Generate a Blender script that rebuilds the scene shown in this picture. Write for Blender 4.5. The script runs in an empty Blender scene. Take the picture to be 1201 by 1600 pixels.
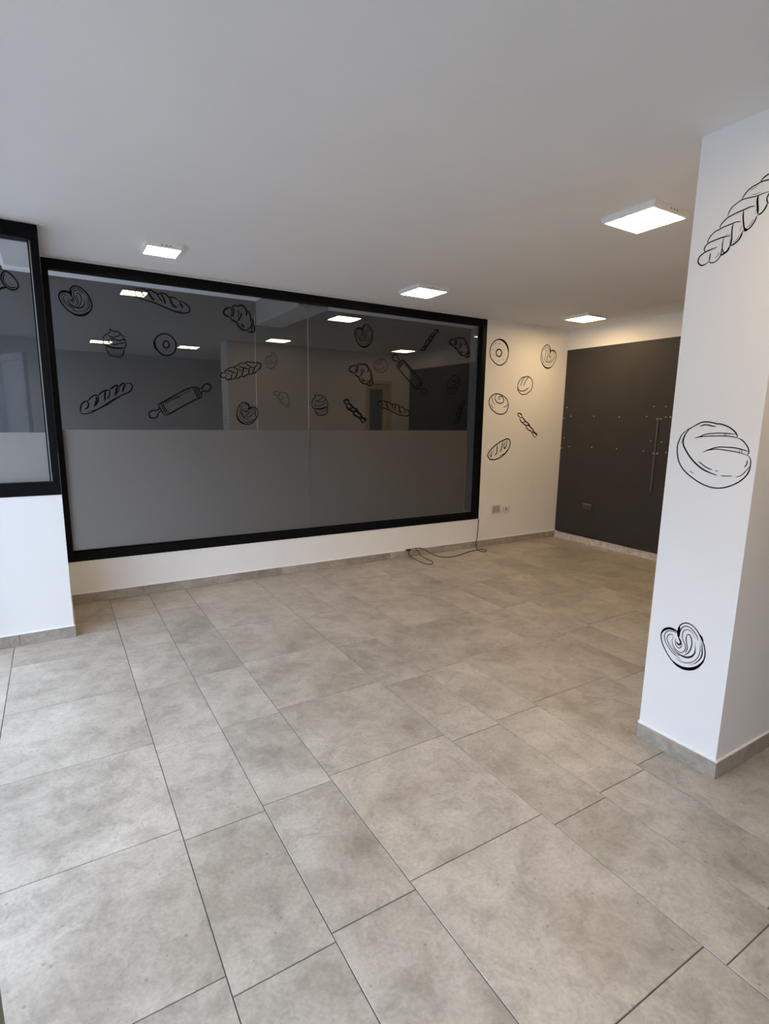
import bpy, bmesh, math, random
from mathutils import Vector, Matrix
random.seed(7)
scene = bpy.context.scene
C = scene.collection

# ------------------------------------------------------------------ camera
F_PX, YAW, PITCH, ROLL = 840.27, 0.54343, 0.17871, 0.01383
CAM = Vector((0.1313, -4.6824, 1.4592))
cyw, syw, cpt, spt = math.cos(YAW), math.sin(YAW), math.cos(PITCH), math.sin(PITCH)
fwd = Vector((syw * cpt, cyw * cpt, -spt))
r0 = Vector((cyw, -syw, 0.0))
u0 = r0.cross(fwd)
rr = math.cos(ROLL) * r0 + math.sin(ROLL) * u0
uu = -math.sin(ROLL) * r0 + math.cos(ROLL) * u0
cam_d = bpy.data.cameras.new('camera')
cam = bpy.data.objects.new('camera', cam_d)
C.objects.link(cam)
cam.matrix_world = Matrix(((rr.x, uu.x, -fwd.x, CAM.x), (rr.y, uu.y, -fwd.y, CAM.y), (rr.z, uu.z, -fwd.z, CAM.z), (0, 0, 0, 1)))
cam_d.sensor_fit = 'HORIZONTAL'
cam_d.sensor_width = 36.0
cam_d.lens = F_PX / 1201.0 * 36.0
cam_d.shift_x = (600.5 - 594.5) / 1201.0
cam_d.shift_y = (807.0 - 800.0) / 1201.0
cam_d.clip_start = 0.02
scene.camera = cam

# ------------------------------------------------------------------ world, daylight, exposure
SKY_STRENGTH = 7.5
SKY_COLOUR = (0.68, 0.79, 1.0)
LAMP_STRENGTH = 41.0
LAMP_COLOUR = (1.0, 0.70, 0.365)
world = bpy.data.worlds.new('overcast_sky')
scene.world = world
world.use_nodes = True
bg = world.node_tree.nodes['Background']
bg.inputs['Color'].default_value = (*SKY_COLOUR, 1)
bg.inputs['Strength'].default_value = SKY_STRENGTH
SHOP_X = -0.42            # inner plane of the glazed street front on the left
pl = bpy.data.lights.new('street_daylight', 'AREA')     # portal only: guides sky light through the street front
pl.shape = 'RECTANGLE'
pl.size, pl.size_y = 5.1, 2.4
pl.cycles.is_portal = True
po = bpy.data.objects.new('street_daylight', pl)
C.objects.link(po)
po.location = (SHOP_X - 0.12, -3.3, 1.22)
po.rotation_euler = Vector((1, 0, 0)).to_track_quat('-Z', 'Y').to_euler()
pl2 = bpy.data.lights.new('storeroom_daylight', 'AREA')  # portal for the open street end of the room behind the glass
pl2.shape = 'RECTANGLE'
pl2.size, pl2.size_y = 1.9, 2.6
pl2.cycles.is_portal = True
po2 = bpy.data.objects.new('storeroom_daylight', pl2)
C.objects.link(po2)
po2.location = (-0.56, 0.33, 1.32)
po2.rotation_euler = Vector((1, 0, 0)).to_track_quat('-Z', 'Y').to_euler()
vs = scene.view_settings
vs.view_transform = 'Standard'
vs.look = 'None'
vs.exposure = 0.0
vs.gamma = 1.0
vs.use_curve_mapping = False
scene.cycles.max_bounces = 10
scene.cycles.diffuse_bounces = 5
scene.cycles.glossy_bounces = 4
scene.cycles.transparent_max_bounces = 12
scene.cycles.sample_clamp_indirect = 6.0

# ------------------------------------------------------------------ materials
def new_mat(name):
    m = bpy.data.materials.new(name)
    m.use_nodes = True
    nt = m.node_tree
    return m, nt, nt.nodes['Principled BSDF']

def N(nt, kind, **kw):
    n = nt.nodes.new(kind)
    for k, v in kw.items():
        if k in n.inputs:
            n.inputs[k].default_value = v
        else:
            setattr(n, k, v)
    return n

def plain(name, col, rough=0.5, metal=0.0, var=0.03, scale=30.0, bump=0.0, spec=0.5):
    m, nt, b = new_mat(name)
    tc = N(nt, 'ShaderNodeTexCoord')
    nz = N(nt, 'ShaderNodeTexNoise', Scale=scale, Detail=4.0)
    nt.links.new(tc.outputs['Object'], nz.inputs['Vector'])
    rp = N(nt, 'ShaderNodeValToRGB')
    rp.color_ramp.elements[0].position, rp.color_ramp.elements[1].position = 0.3, 0.7
    rp.color_ramp.elements[0].color = (*[max(0, c * (1 - var)) for c in col], 1)
    rp.color_ramp.elements[1].color = (*[min(1, c * (1 + var)) for c in col], 1)
    nt.links.new(nz.outputs['Fac'], rp.inputs['Fac'])
    nt.links.new(rp.outputs['Color'], b.inputs['Base Color'])
    b.inputs['Roughness'].default_value = rough
    b.inputs['Metallic'].default_value = metal
    b.inputs['Specular IOR Level'].default_value = spec
    if bump:
        bp = N(nt, 'ShaderNodeBump', Strength=bump, Distance=0.002)
        nt.links.new(nz.outputs['Fac'], bp.inputs['Height'])
        nt.links.new(bp.outputs['Normal'], b.inputs['Normal'])
    return m

def wall_paint(name, col, marks=0.12):
    m, nt, b = new_mat(name)
    tc = N(nt, 'ShaderNodeTexCoord')
    n1 = N(nt, 'ShaderNodeTexNoise', Scale=1.7, Detail=5.0, Roughness=0.6)
    n2 = N(nt, 'ShaderNodeTexNoise', Scale=9.0, Detail=6.0, Roughness=0.7)
    n3 = N(nt, 'ShaderNodeTexNoise', Scale=140.0, Detail=2.0)
    for n in (n1, n2, n3):
        nt.links.new(tc.outputs['Object'], n.inputs['Vector'])
    r1 = N(nt, 'ShaderNodeValToRGB')
    r1.color_ramp.elements[0].position, r1.color_ramp.elements[1].position = 0.35, 0.65
    r1.color_ramp.elements[0].color = (*[c * 0.975 for c in col], 1)
    r1.color_ramp.elements[1].color = (*col, 1)
    nt.links.new(n1.outputs['Fac'], r1.inputs['Fac'])
    r2 = N(nt, 'ShaderNodeValToRGB')           # a few scuffs
    r2.color_ramp.elements[0].position, r2.color_ramp.elements[1].position = 0.70, 0.80
    r2.color_ramp.elements[0].color = (0, 0, 0, 1)
    r2.color_ramp.elements[1].color = (marks, marks, marks, 1)
    nt.links.new(n2.outputs['Fac'], r2.inputs['Fac'])
    mx = N(nt, 'ShaderNodeMix', data_type='RGBA')
    nt.links.new(r2.outputs['Color'], mx.inputs['Factor'])
    nt.links.new(r1.outputs['Color'], mx.inputs['A'])
    mx.inputs['B'].default_value = (0.45, 0.42, 0.38, 1)
    nt.links.new(mx.outputs['Result'], b.inputs['Base Color'])
    b.inputs['Roughness'].default_value = 0.75
    b.inputs['Specular IOR Level'].default_value = 0.25
    bp = N(nt, 'ShaderNodeBump', Strength=0.08, Distance=0.002)
    nt.links.new(n3.outputs['Fac'], bp.inputs['Height'])
    nt.links.new(bp.outputs['Normal'], b.inputs['Normal'])
    return m

def tile_mat(name, tint=1.0, rough=0.36):
    m, nt, b = new_mat(name)
    tc = N(nt, 'ShaderNodeTexCoord')
    oi = N(nt, 'ShaderNodeObjectInfo')
    mul = N(nt, 'ShaderNodeVectorMath', operation='SCALE')
    cmb = N(nt, 'ShaderNodeCombineXYZ')
    for s in 'XYZ':
        nt.links.new(oi.outputs['Random'], cmb.inputs[s])
    nt.links.new(cmb.outputs['Vector'], mul.inputs[0])
    mul.inputs['Scale'].default_value = 57.0
    add = N(nt, 'ShaderNodeVectorMath', operation='ADD')
    nt.links.new(tc.outputs['Object'], add.inputs[0])
    nt.links.new(mul.outputs['Vector'], add.inputs[1])
    big = N(nt, 'ShaderNodeTexNoise', Scale=2.6, Detail=7.0, Roughness=0.62, Distortion=0.35)
    mid = N(nt, 'ShaderNodeTexNoise', Scale=9.0, Detail=9.0, Roughness=0.74, Distortion=0.6)
    fine = N(nt, 'ShaderNodeTexNoise', Scale=75.0, Detail=4.0, Roughness=0.65)
    pit = N(nt, 'ShaderNodeTexVoronoi', Scale=16.0)
    for n in (big, mid, fine, pit):
        nt.links.new(add.outputs['Vector'], n.inputs['Vector'])
    r1 = N(nt, 'ShaderNodeValToRGB')
    e = r1.color_ramp.elements
    e[0].position, e[1].position = 0.30, 0.72
    e[0].color = (0.300 * tint, 0.265 * tint, 0.217 * tint, 1)
    e[1].color = (0.500 * tint, 0.455 * tint, 0.392 * tint, 1)
    k = e.new(0.5); k.color = (0.405 * tint, 0.364 * tint, 0.309 * tint, 1)
    nt.links.new(big.outputs['Fac'], r1.inputs['Fac'])
    r2 = N(nt, 'ShaderNodeValToRGB')
    e = r2.color_ramp.elements
    e[0].position, e[1].position = 0.36, 0.56
    e[0].color = (0.70, 0.695, 0.685, 1)
    e[1].color = (1, 1, 1, 1)
    nt.links.new(mid.outputs['Fac'], r2.inputs['Fac'])
    m1 = N(nt, 'ShaderNodeMix', data_type='RGBA', blend_type='MULTIPLY')
    m1.inputs['Factor'].default_value = 0.85
    nt.links.new(r1.outputs['Color'], m1.inputs['A'])
    nt.links.new(r2.outputs['Color'], m1.inputs['B'])
    r3 = N(nt, 'ShaderNodeValToRGB')
    e = r3.color_ramp.elements
    e[0].position, e[1].position = 0.30, 0.60
    e[0].color = (0.80, 0.80, 0.80, 1)
    e[1].color = (1.08, 1.08, 1.08, 1)
    nt.links.new(fine.outputs['Fac'], r3.inputs['Fac'])
    m2 = N(nt, 'ShaderNodeMix', data_type='RGBA', blend_type='MULTIPLY')
    m2.inputs['Factor'].default_value = 0.7
    nt.links.new(m1.outputs['Result'], m2.inputs['A'])
    nt.links.new(r3.outputs['Color'], m2.inputs['B'])
    r4 = N(nt, 'ShaderNodeValToRGB')           # sparse small dark pits
    e = r4.color_ramp.elements
    e[0].position, e[1].position = 0.055, 0.09
    e[0].color = (0.45, 0.43, 0.40, 1)
    e[1].color = (1, 1, 1, 1)
    nt.links.new(pit.outputs['Distance'], r4.inputs['Fac'])
    m3 = N(nt, 'ShaderNodeMix', data_type='RGBA', blend_type='MULTIPLY')
    m3.inputs['Factor'].default_value = 0.55
    nt.links.new(m2.outputs['Result'], m3.inputs['A'])
    nt.links.new(r4.outputs['Color'], m3.inputs['B'])
    # each tile a slightly different shade
    mr = N(nt, 'ShaderNodeMapRange')
    mr.inputs['To Min'].default_value, mr.inputs['To Max'].default_value = 0.95, 1.05
    nt.links.new(oi.outputs['Random'], mr.inputs['Value'])
    hs = N(nt, 'ShaderNodeHueSaturation')
    nt.links.new(mr.outputs['Result'], hs.inputs['Value'])
    nt.links.new(m3.outputs['Result'], hs.inputs['Color'])
    nt.links.new(hs.outputs['Color'], b.inputs['Base Color'])
    rg = N(nt, 'ShaderNodeMapRange')
    rg.inputs['To Min'].default_value, rg.inputs['To Max'].default_value = rough - 0.07, rough + 0.10
    nt.links.new(mid.outputs['Fac'], rg.inputs['Value'])
    nt.links.new(rg.outputs['Result'], b.inputs['Roughness'])
    b.inputs['Specular IOR Level'].default_value = 0.5
    bp = N(nt, 'ShaderNodeBump', Strength=0.10, Distance=0.002)
    nt.links.new(mid.outputs['Fac'], bp.inputs['Height'])
    nt.links.new(bp.outputs['Normal'], b.inputs['Normal'])
    return m

def glass_mat(name, tint, ior=1.5):
    m = bpy.data.materials.new(name)
    m.use_nodes = True
    nt = m.node_tree
    nt.nodes.remove(nt.nodes['Principled BSDF'])
    out = nt.nodes['Material Output']
    tr = N(nt, 'ShaderNodeBsdfTransparent')
    tr.inputs['Color'].default_value = (*tint, 1)
    gl = N(nt, 'ShaderNodeBsdfGlossy')
    gl.inputs['Roughness'].default_value = 0.0
    gl.inputs['Color'].default_value = (1, 1, 1, 1)
    fr = N(nt, 'ShaderNodeFresnel')
    geo = N(nt, 'ShaderNodeNewGeometry')       # same reflectance on both faces of the pane
    mr = N(nt, 'ShaderNodeMapRange')
    mr.inputs['To Min'].default_value, mr.inputs['To Max'].default_value = ior, 1.0 / ior
    nt.links.new(geo.outputs['Backfacing'], mr.inputs['Value'])
    nt.links.new(mr.outputs['Result'], fr.inputs['IOR'])
    mx = N(nt, 'ShaderNodeMixShader')
    nt.links.new(fr.outputs['Fac'], mx.inputs['Fac'])
    nt.links.new(tr.outputs['BSDF'], mx.inputs[1])
    nt.links.new(gl.outputs['BSDF'], mx.inputs[2])
    nt.links.new(mx.outputs['Shader'], out.inputs['Surface'])
    return m

def frosted_mat(name, refl, trans):
    """Translucent frosted film: a little diffuse reflection, mostly scattered transmission."""
    m = bpy.data.materials.new(name)
    m.use_nodes = True
    nt = m.node_tree
    nt.nodes.remove(nt.nodes['Principled BSDF'])
    out = nt.nodes['Material Output']
    a = N(nt, 'ShaderNodeBsdfDiffuse'); a.inputs['Color'].default_value = (*refl, 1)
    b = N(nt, 'ShaderNodeBsdfTranslucent'); b.inputs['Color'].default_value = (*trans, 1)
    ad = N(nt, 'ShaderNodeAddShader')
    nt.links.new(a.outputs[0], ad.inputs[0])
    nt.links.new(b.outputs[0], ad.inputs[1])
    nt.links.new(ad.outputs[0], out.inputs['Surface'])
    return m

def emit_mat(name, col, strength):
    m, nt, b = new_mat(name)
    b.inputs['Base Color'].default_value = (0.8, 0.8, 0.8, 1)
    b.inputs['Emission Color'].default_value = (*col, 1)
    b.inputs['Emission Strength'].default_value = strength
    return m

M = {}
M['wall'] = wall_paint('white_wall_paint', (0.84, 0.83, 0.81))
M['pier'] = wall_paint('white_pier_paint', (0.84, 0.83, 0.82), 0.06)
M['ceiling'] = wall_paint('white_ceiling_paint', (0.85, 0.835, 0.825), 0.03)
M['tile'] = tile_mat('stone_look_floor_tile')
M['skirt'] = tile_mat('stone_look_skirting', 0.94)
M['grout'] = plain('grey_grout', (0.105, 0.095, 0.08), 0.9, var=0.15)
M['caulk'] = plain('white_caulk', (0.82, 0.81, 0.79), 0.6)
M['black'] = plain('black_painted_metal', (0.004, 0.004, 0.0045), 0.45, var=0.1, spec=0.10)
M['track'] = plain('grey_aluminium_track', (0.35, 0.35, 0.34), 0.35, metal=0.8)
M['glass'] = glass_mat('tinted_window_glass', (0.94, 0.955, 0.97), 1.65)
M['clear'] = glass_mat('clear_street_glass', (0.94, 0.96, 0.96), 1.45)
M['vinyl'] = frosted_mat('frosted_grey_vinyl', (0.050, 0.048, 0.046), (0.45, 0.43, 0.405))
M['joint'] = plain('pale_glazing_joint', (0.30, 0.295, 0.275), 0.6)
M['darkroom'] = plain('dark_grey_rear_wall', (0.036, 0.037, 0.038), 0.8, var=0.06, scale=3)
M['darkpaint'] = plain('charcoal_wall_paint', (0.041, 0.0375, 0.037), 0.55, var=0.06, scale=5, spec=0.35)
M['plaster'] = plain('rough_bare_plaster', (0.56, 0.53, 0.49), 0.95, var=0.28, scale=22, bump=0.9)
M['sticker'] = plain('black_vinyl_print', (0.006, 0.006, 0.007), 0.8, var=0.0, spec=0.06)
M['plastic'] = plain('white_lamp_plastic', (0.80, 0.79, 0.77), 0.4)
M['slot'] = plain('dark_vent_slot', (0.06, 0.05, 0.045), 0.7)
M['diffuser'] = emit_mat('lit_lamp_diffuser', LAMP_COLOUR, LAMP_STRENGTH)
M['socket'] = plain('cream_socket_plastic', (0.72, 0.69, 0.63), 0.45)
M['socket_grey'] = plain('grey_socket_cover', (0.42, 0.39, 0.34), 0.5)
M['socket_dark'] = plain('charcoal_socket_plastic', (0.055, 0.053, 0.052), 0.4)
M['cable'] = plain('brown_black_cable', (0.022, 0.015, 0.011), 0.5)
M['steel'] = plain('brushed_steel_rail', (0.20, 0.19, 0.185), 0.35, metal=0.7)
M['plug'] = plain('white_wall_plug', (0.44, 0.42, 0.40), 0.5)
M['alu'] = plain('grey_door_aluminium', (0.20, 0.20, 0.19), 0.45, metal=0.3)
M['concrete'] = plain('street_pavement', (0.24, 0.235, 0.225), 0.9, var=0.12, scale=3)
M['facade'] = plain('street_facade', (0.26, 0.25, 0.24), 0.9, var=0.1, scale=1.0)
M['rearpaint'] = plain('grey_rear_wall_paint', (0.40, 0.385, 0.37), 0.7, var=0.05, scale=3)
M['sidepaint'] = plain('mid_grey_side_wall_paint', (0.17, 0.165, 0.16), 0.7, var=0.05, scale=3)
M['bouncefloor'] = plain('pale_bounce_floor', (0.62, 0.61, 0.60), 0.6, var=0.06, scale=3)
M['door'] = plain('beige_door_paint', (0.55, 0.46, 0.34), 0.5, var=0.05)
M['doordark'] = plain('dark_blue_grey_door_pane', (0.06, 0.075, 0.09), 0.2)

# ------------------------------------------------------------------ helpers
def link(name, me, mat, parent=None, loc=(0, 0, 0)):
    me.materials.clear()
    me.materials.append(M[mat] if isinstance(mat, str) else mat)
    o = bpy.data.objects.new(name, me)
    C.objects.link(o)
    o.location = loc
    if parent is not None:
        o.parent = parent
    return o

def tag(o, label, cat=None, group=None, kind=None):
    o['label'] = label
    if cat: o['category'] = cat
    if group: o['group'] = group
    if kind: o['kind'] = kind
    return o

def empty(name, loc):
    o = bpy.data.objects.new(name, None)
    C.objects.link(o)
    o.empty_display_size = 0.1
    o.location = loc
    return o

def boxes_mesh(name, boxes, off=(0, 0, 0), bevel=0.0):
    bm = bmesh.new()
    for lo, hi in boxes:
        c = [(lo[i] + hi[i]) / 2 - off[i] for i in range(3)]
        s = [abs(hi[i] - lo[i]) for i in range(3)]
        mt = Matrix.Translation(c) @ Matrix.Diagonal((*s, 1))
        g = bmesh.ops.create_cube(bm, size=1.0, matrix=mt)
        if bevel:
            es = list({e for v in g['verts'] for e in v.link_edges})
            bmesh.ops.bevel(bm, geom=es, offset=bevel, segments=1, affect='EDGES', profile=0.7)
    me = bpy.data.meshes.new(name)
    bm.to_mesh(me)
    bm.free()
    return me

def box(name, lo, hi, mat, parent=None, bevel=0.0):
    """One box, given in world coordinates; under a parent it is stored relative to the parent's origin."""
    c = tuple((lo[i] + hi[i]) / 2 for i in range(3))
    me = boxes_mesh(name, [(lo, hi)], c, bevel)
    p = parent.location if parent is not None else Vector((0, 0, 0))
    return link(name, me, mat, parent, Vector(c) - p)

def multi(name, boxes, mat, parent=None, bevel=0.0):
    lo = [min(b[0][i] for b in boxes) for i in range(3)]
    hi = [max(b[1][i] for b in boxes) for i in range(3)]
    c = ((lo[0] + hi[0]) / 2, (lo[1] + hi[1]) / 2, lo[2])
    me = boxes_mesh(name, boxes, c, bevel)
    p = parent.location if parent is not None else Vector((0, 0, 0))
    return link(name, me, mat, parent, Vector(c) - p)

def tube(name, pts, r, mat, parent=None, smooth=True, res=6):
    cu = bpy.data.curves.new(name, 'CURVE')
    cu.dimensions = '3D'
    cu.bevel_depth = r
    cu.bevel_resolution = 2
    cu.use_fill_caps = True
    cu.resolution_u = res
    sp = cu.splines.new('NURBS' if smooth else 'POLY')
    sp.points.add(len(pts) - 1)
    for q, p in zip(sp.points, pts):
        q.co = (*p, 1)
    if smooth:
        sp.use_endpoint_u = True
        sp.order_u = 3
    ob = bpy.data.objects.new(name + '_tmp', cu)
    C.objects.link(ob)
    dg = bpy.context.evaluated_depsgraph_get()
    me = bpy.data.meshes.new_from_object(ob.evaluated_get(dg))
    bpy.data.objects.remove(ob)
    p = parent.location.copy() if parent is not None else Vector((0, 0, 0))
    c = sum((v.co for v in me.vertices), Vector()) / len(me.vertices)
    for v in me.vertices:
        v.co -= c
    for f in me.polygons:
        f.use_smooth = True
    return link(name, me, mat, parent, c - p)

# ------------------------------------------------------------------ room dimensions (metres)
H = 2.555                  # ceiling
XD = 5.594                 # charcoal wall
PX, PY0, PY1 = 2.384, -3.331, -3.676   # end of the partition wall (reads as a pillar)
PEX, PEY, PET = 0.145, -0.7176, 0.9584 # low wall of the side bay
SK = 0.075                 # skirting height
WX0, WX1, WZ0, WZ1 = 0.148, 4.287, 0.337, 2.5466  # big window, outer frame
REAR = -6.2
RIGHT = 4.6

# ------------------------------------------------------------------ floor: grout bed and tiles
floor = box('floor', (-0.6, REAR, -0.12), (XD, 1.38, -0.0035), 'grout')
tag(floor, 'beige stone-look tiled floor of the empty shop', 'floor', kind='structure')

def solid(x, y):           # footprint of walls, where no tile lies
    if y > 0.0: return True
    if x < PEX and y > PEY: return True
    return False

GAP = 0.0016
tile_cache = {}
def tile_mesh(w, d):
    k = (round(w, 3), round(d, 3))
    if k not in tile_cache:
        bm = bmesh.new()
        g = bmesh.ops.create_cube(bm, size=1.0, matrix=Matrix.Translation((0, 0, -0.004)) @ Matrix.Diagonal((w - 2 * GAP, d - 2 * GAP, 0.008, 1)))
        top = [e for e in bm.edges if all(v.co.z > -0.001 for v in e.verts)]
        bmesh.ops.bevel(bm, geom=top, offset=0.0012, segments=1, affect='EDGES')
        me = bpy.data.meshes.new('floor_tile')
        bm.to_mesh(me); bm.free()
        tile_cache[k] = me
    return tile_cache[k]

def lay(x0, x1, y0, y1):
    if x1 - x0 < 0.02 or y1 - y0 < 0.02: return
    o = link('floor_tile', tile_mesh(x1 - x0, y1 - y0), 'tile', floor)
    o.location = Vector(((x0 + x1) / 2, (y0 + y1) / 2, random.uniform(-0.0004, 0.0004))) - floor.location
    o.rotation_euler.z = 0.0

TL = 0.600
PERIOD = 1.187
cols = []
for k in range(-1, 6):
    b = -0.19 + k * PERIOD
    cols += [(b, b + 0.599, -1.063), (b + 0.599, b + 0.893, -1.125), (b + 0.893, b + PERIOD, -1.096)]
for (x0, x1, off) in cols:
    x0, x1 = max(x0, SHOP_X - 0.1), min(x1, XD)
    if x1 - x0 < 0.02: continue
    j = off + 2 * TL
    while j > REAR:
        ya, yb = j - TL, j
        j -= TL
        ya = max(ya, REAR)
        top = 0.0
        if (x0 + x1) / 2 < PEX and x1 <= PEX + 0.001: top = PEY
        yb_ = min(yb, top)
        if yb_ <= ya: continue
        if x0 < PEX < x1 and yb_ > PEY:       # the tile column that runs past the bay corner
            lay(PEX, x1, max(ya, PEY), yb_)
            lay(x0, x1, ya, min(yb_, PEY))
            continue
        lay(x0, x1, ya, yb_)

# ------------------------------------------------------------------ ceiling
tag(box('ceiling', (-0.62, REAR - 0.1, H), (XD + 0.1, 0.1, H + 0.16), 'ceiling'), 'flat white plastered ceiling', 'ceiling', kind='structure')

# ------------------------------------------------------------------ walls
wb = multi('wall_back', [((PEX, 0.0, -0.004), (WX1, 0.1, WZ0)), ((WX1, 0.0, -0.004), (XD, 0.1, H)), ((PEX, 0.0, WZ1), (WX1, 0.1, H))], 'wall')
tag(wb, 'white wall around the big black window', 'wall', kind='structure')
wr = multi('wall_right', [((XD, REAR, -0.004), (XD + 0.12, 0.1, H))], 'wall')
tag(wr, 'white end wall with a charcoal painted field', 'wall', kind='structure')
box('charcoal_field', (XD - 0.004, PY0, 0.082), (XD, -0.004, 2.319), 'darkpaint', wr)
# bare plaster where the skirting was torn off
bm = bmesh.new()
n = 70
prof = []
for i in range(n + 1):
    y = -0.002 + (PY0 + 0.002) * i / n
    prof.append((y, 0.080 + random.uniform(-0.005, 0.003), 0.006 + random.uniform(0, 0.006)))
rows = []
for y, z, t in prof:
    rows.append([bm.verts.new((XD, y, z)), bm.verts.new((XD - t * 0.5, y, z - 0.004)), bm.verts.new((XD - t - 0.003, y, z * 0.5)), bm.verts.new((XD - t - 0.008, y, -0.002))])
for a, b_ in zip(rows, rows[1:]):
    for i in range(3):
        bm.faces.new((a[i], a[i + 1], b_[i + 1], b_[i]))
bmesh.ops.recalc_face_normals(bm, faces=bm.faces)
me = bpy.data.meshes.new('bare_plaster_strip'); bm.to_mesh(me); bm.free()
link('bare_plaster_strip', me, 'plaster', wr, -wr.location)
tube('loose_wire', [(XD - 0.012, -0.05, 0.083), (XD - 0.014, -0.5, 0.079), (XD - 0.013, -0.8, 0.084), (XD - 0.015, -1.2, 0.078), (XD - 0.013, -1.6, 0.083), (XD - 0.013, -2.2, 0.080)], 0.0045, 'cable', wr)
for (y, z) in [(-0.06, 1.635), (-0.128, 1.529), (-0.03, 1.503), (-0.459, 1.529), (-0.797, 1.52), (-1.125, 1.527), (-1.198, 1.632), (-1.329, 1.63), (-1.341, 1.522), (-1.388, 1.523),
               (-0.051, 1.265), (-0.136, 1.16), (-0.02, 1.136), (-0.465, 1.168), (-0.801, 1.165), (-1.13, 1.16), (-1.198, 1.269), (-1.322, 1.263), (-1.382, 1.16)]:
    bm = bmesh.new()
    bmesh.ops.create_cone(bm, cap_ends=True, segments=8, radius1=0.0075, radius2=0.005, depth=0.006, matrix=Matrix.Rotation(-math.pi / 2, 4, 'Y'))
    me = bpy.data.meshes.new('wall_plug'); bm.to_mesh(me); bm.free()
    link('wall_plug', me, 'plug', wr, Vector((XD - 0.007, y, z)) - wr.location)

# partition wall whose end stands like a pillar on the right, with a doorway seen in the glass
DX0, DX1, DZ = 4.70, 5.22, 2.11
pw = multi('wall_partition', [((PX, PY1, -0.004), (DX0, PY0, H)), ((DX1, PY1, -0.004), (XD, PY0, H)), ((DX0, PY1, DZ), (DX1, PY0, H))], 'pier')
tag(pw, 'white wall end standing like a pillar with bread drawings', 'wall', kind='structure')
d1 = empty('door_1', (DX0, PY0 - 0.1, 0.0))
tag(d1, 'narrow interior door with dark pane in the partition wall', 'door', kind='structure')
multi('door_frame', [((DX0, PY0 - 0.16, 0), (DX0 + 0.05, PY0 + 0.012, DZ)), ((DX1 - 0.05, PY0 - 0.16, 0), (DX1, PY0 + 0.012, DZ)), ((DX0 + 0.05, PY0 - 0.16, DZ - 0.05), (DX1 - 0.05, PY0 + 0.012, DZ))], 'door', d1)
multi('door_leaf', [((DX0 + 0.053, PY0 - 0.12, 0.01), (DX0 + 0.13, PY0 - 0.08, DZ - 0.053)), ((DX1 - 0.13, PY0 - 0.12, 0.01), (DX1 - 0.053, PY0 - 0.08, DZ - 0.053)), ((DX0 + 0.13, PY0 - 0.12, 0.01), (DX1 - 0.13, PY0 - 0.08, 0.9)), ((DX0 + 0.13, PY0 - 0.12, DZ - 0.14), (DX1 - 0.13, PY0 - 0.08, DZ - 0.053))], 'door', d1)
box('door_pane', (DX0 + 0.13, PY0 - 0.105, 0.9), (DX1 - 0.13, PY0 - 0.095, DZ - 0.14), 'doordark', d1)

# low wall of the bay on the left and its return
wl = multi('wall_bay', [((SHOP_X - 0.1, PEY, -0.004), (PEX, PEY + 0.1, PET)), ((PEX - 0.1, PEY + 0.1, -0.004), (PEX, 0.0, PET)), ((PEX - 0.1, 0.0, -0.004), (PEX, 0.1, PET))], 'pier')
tag(wl, 'low white wall under the small left window', 'wall', kind='structure')

# unseen rest of the shop: rear wall and side wall behind the partition
tag(box('wall_rear', (SHOP_X - 0.1, REAR - 0.1, -0.004), (XD, REAR, H), 'rearpaint'), 'grey rear wall behind the viewer', 'wall', kind='structure')
tag(box('wall_side', (RIGHT, REAR, -0.004), (RIGHT + 0.1, PY1, H), 'rearpaint'), 'grey side wall beyond the partition', 'wall', kind='structure')

SH = 2.70                  # ceiling height of the room behind the glass
# space behind the windows: dark rear wall, pale side wall, header and beam
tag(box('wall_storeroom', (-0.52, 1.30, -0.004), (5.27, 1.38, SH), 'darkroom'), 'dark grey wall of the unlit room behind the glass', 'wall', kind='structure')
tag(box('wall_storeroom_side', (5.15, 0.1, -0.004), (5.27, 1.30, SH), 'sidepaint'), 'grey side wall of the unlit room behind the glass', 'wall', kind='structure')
tag(box('trim_1', (-0.07, PEY + 0.09, 2.484), (0.084, 0.1, H), 'rearpaint'), 'grey header above the corner behind the glass', 'trim', kind='structure')
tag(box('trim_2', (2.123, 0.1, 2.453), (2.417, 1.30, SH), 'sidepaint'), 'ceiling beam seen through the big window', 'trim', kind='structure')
tag(box('ceiling_storeroom', (-0.62, 0.1, SH), (5.27, 1.38, SH + 0.1), 'ceiling'), 'white ceiling of the room behind the glass', 'ceiling', kind='structure')
tag(box('bounce_panel', (-0.52, 1.285, 0.006), (5.15, 1.30, 1.10), 'wall'), 'added white reflector panel lighting the frosted glass from behind', 'trim', kind='structure')  # unseen white panel, added to throw light onto the back of the vinyl
tag(box('bounce_floor', (-0.6, 0.1, -0.0035), (5.15, 1.30, 0.006), 'bouncefloor'), 'added pale floor bouncing daylight in the room behind the big window', 'floor', kind='structure')  # pale overlay on the floor slab, added to bounce daylight up to the ceiling

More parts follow.
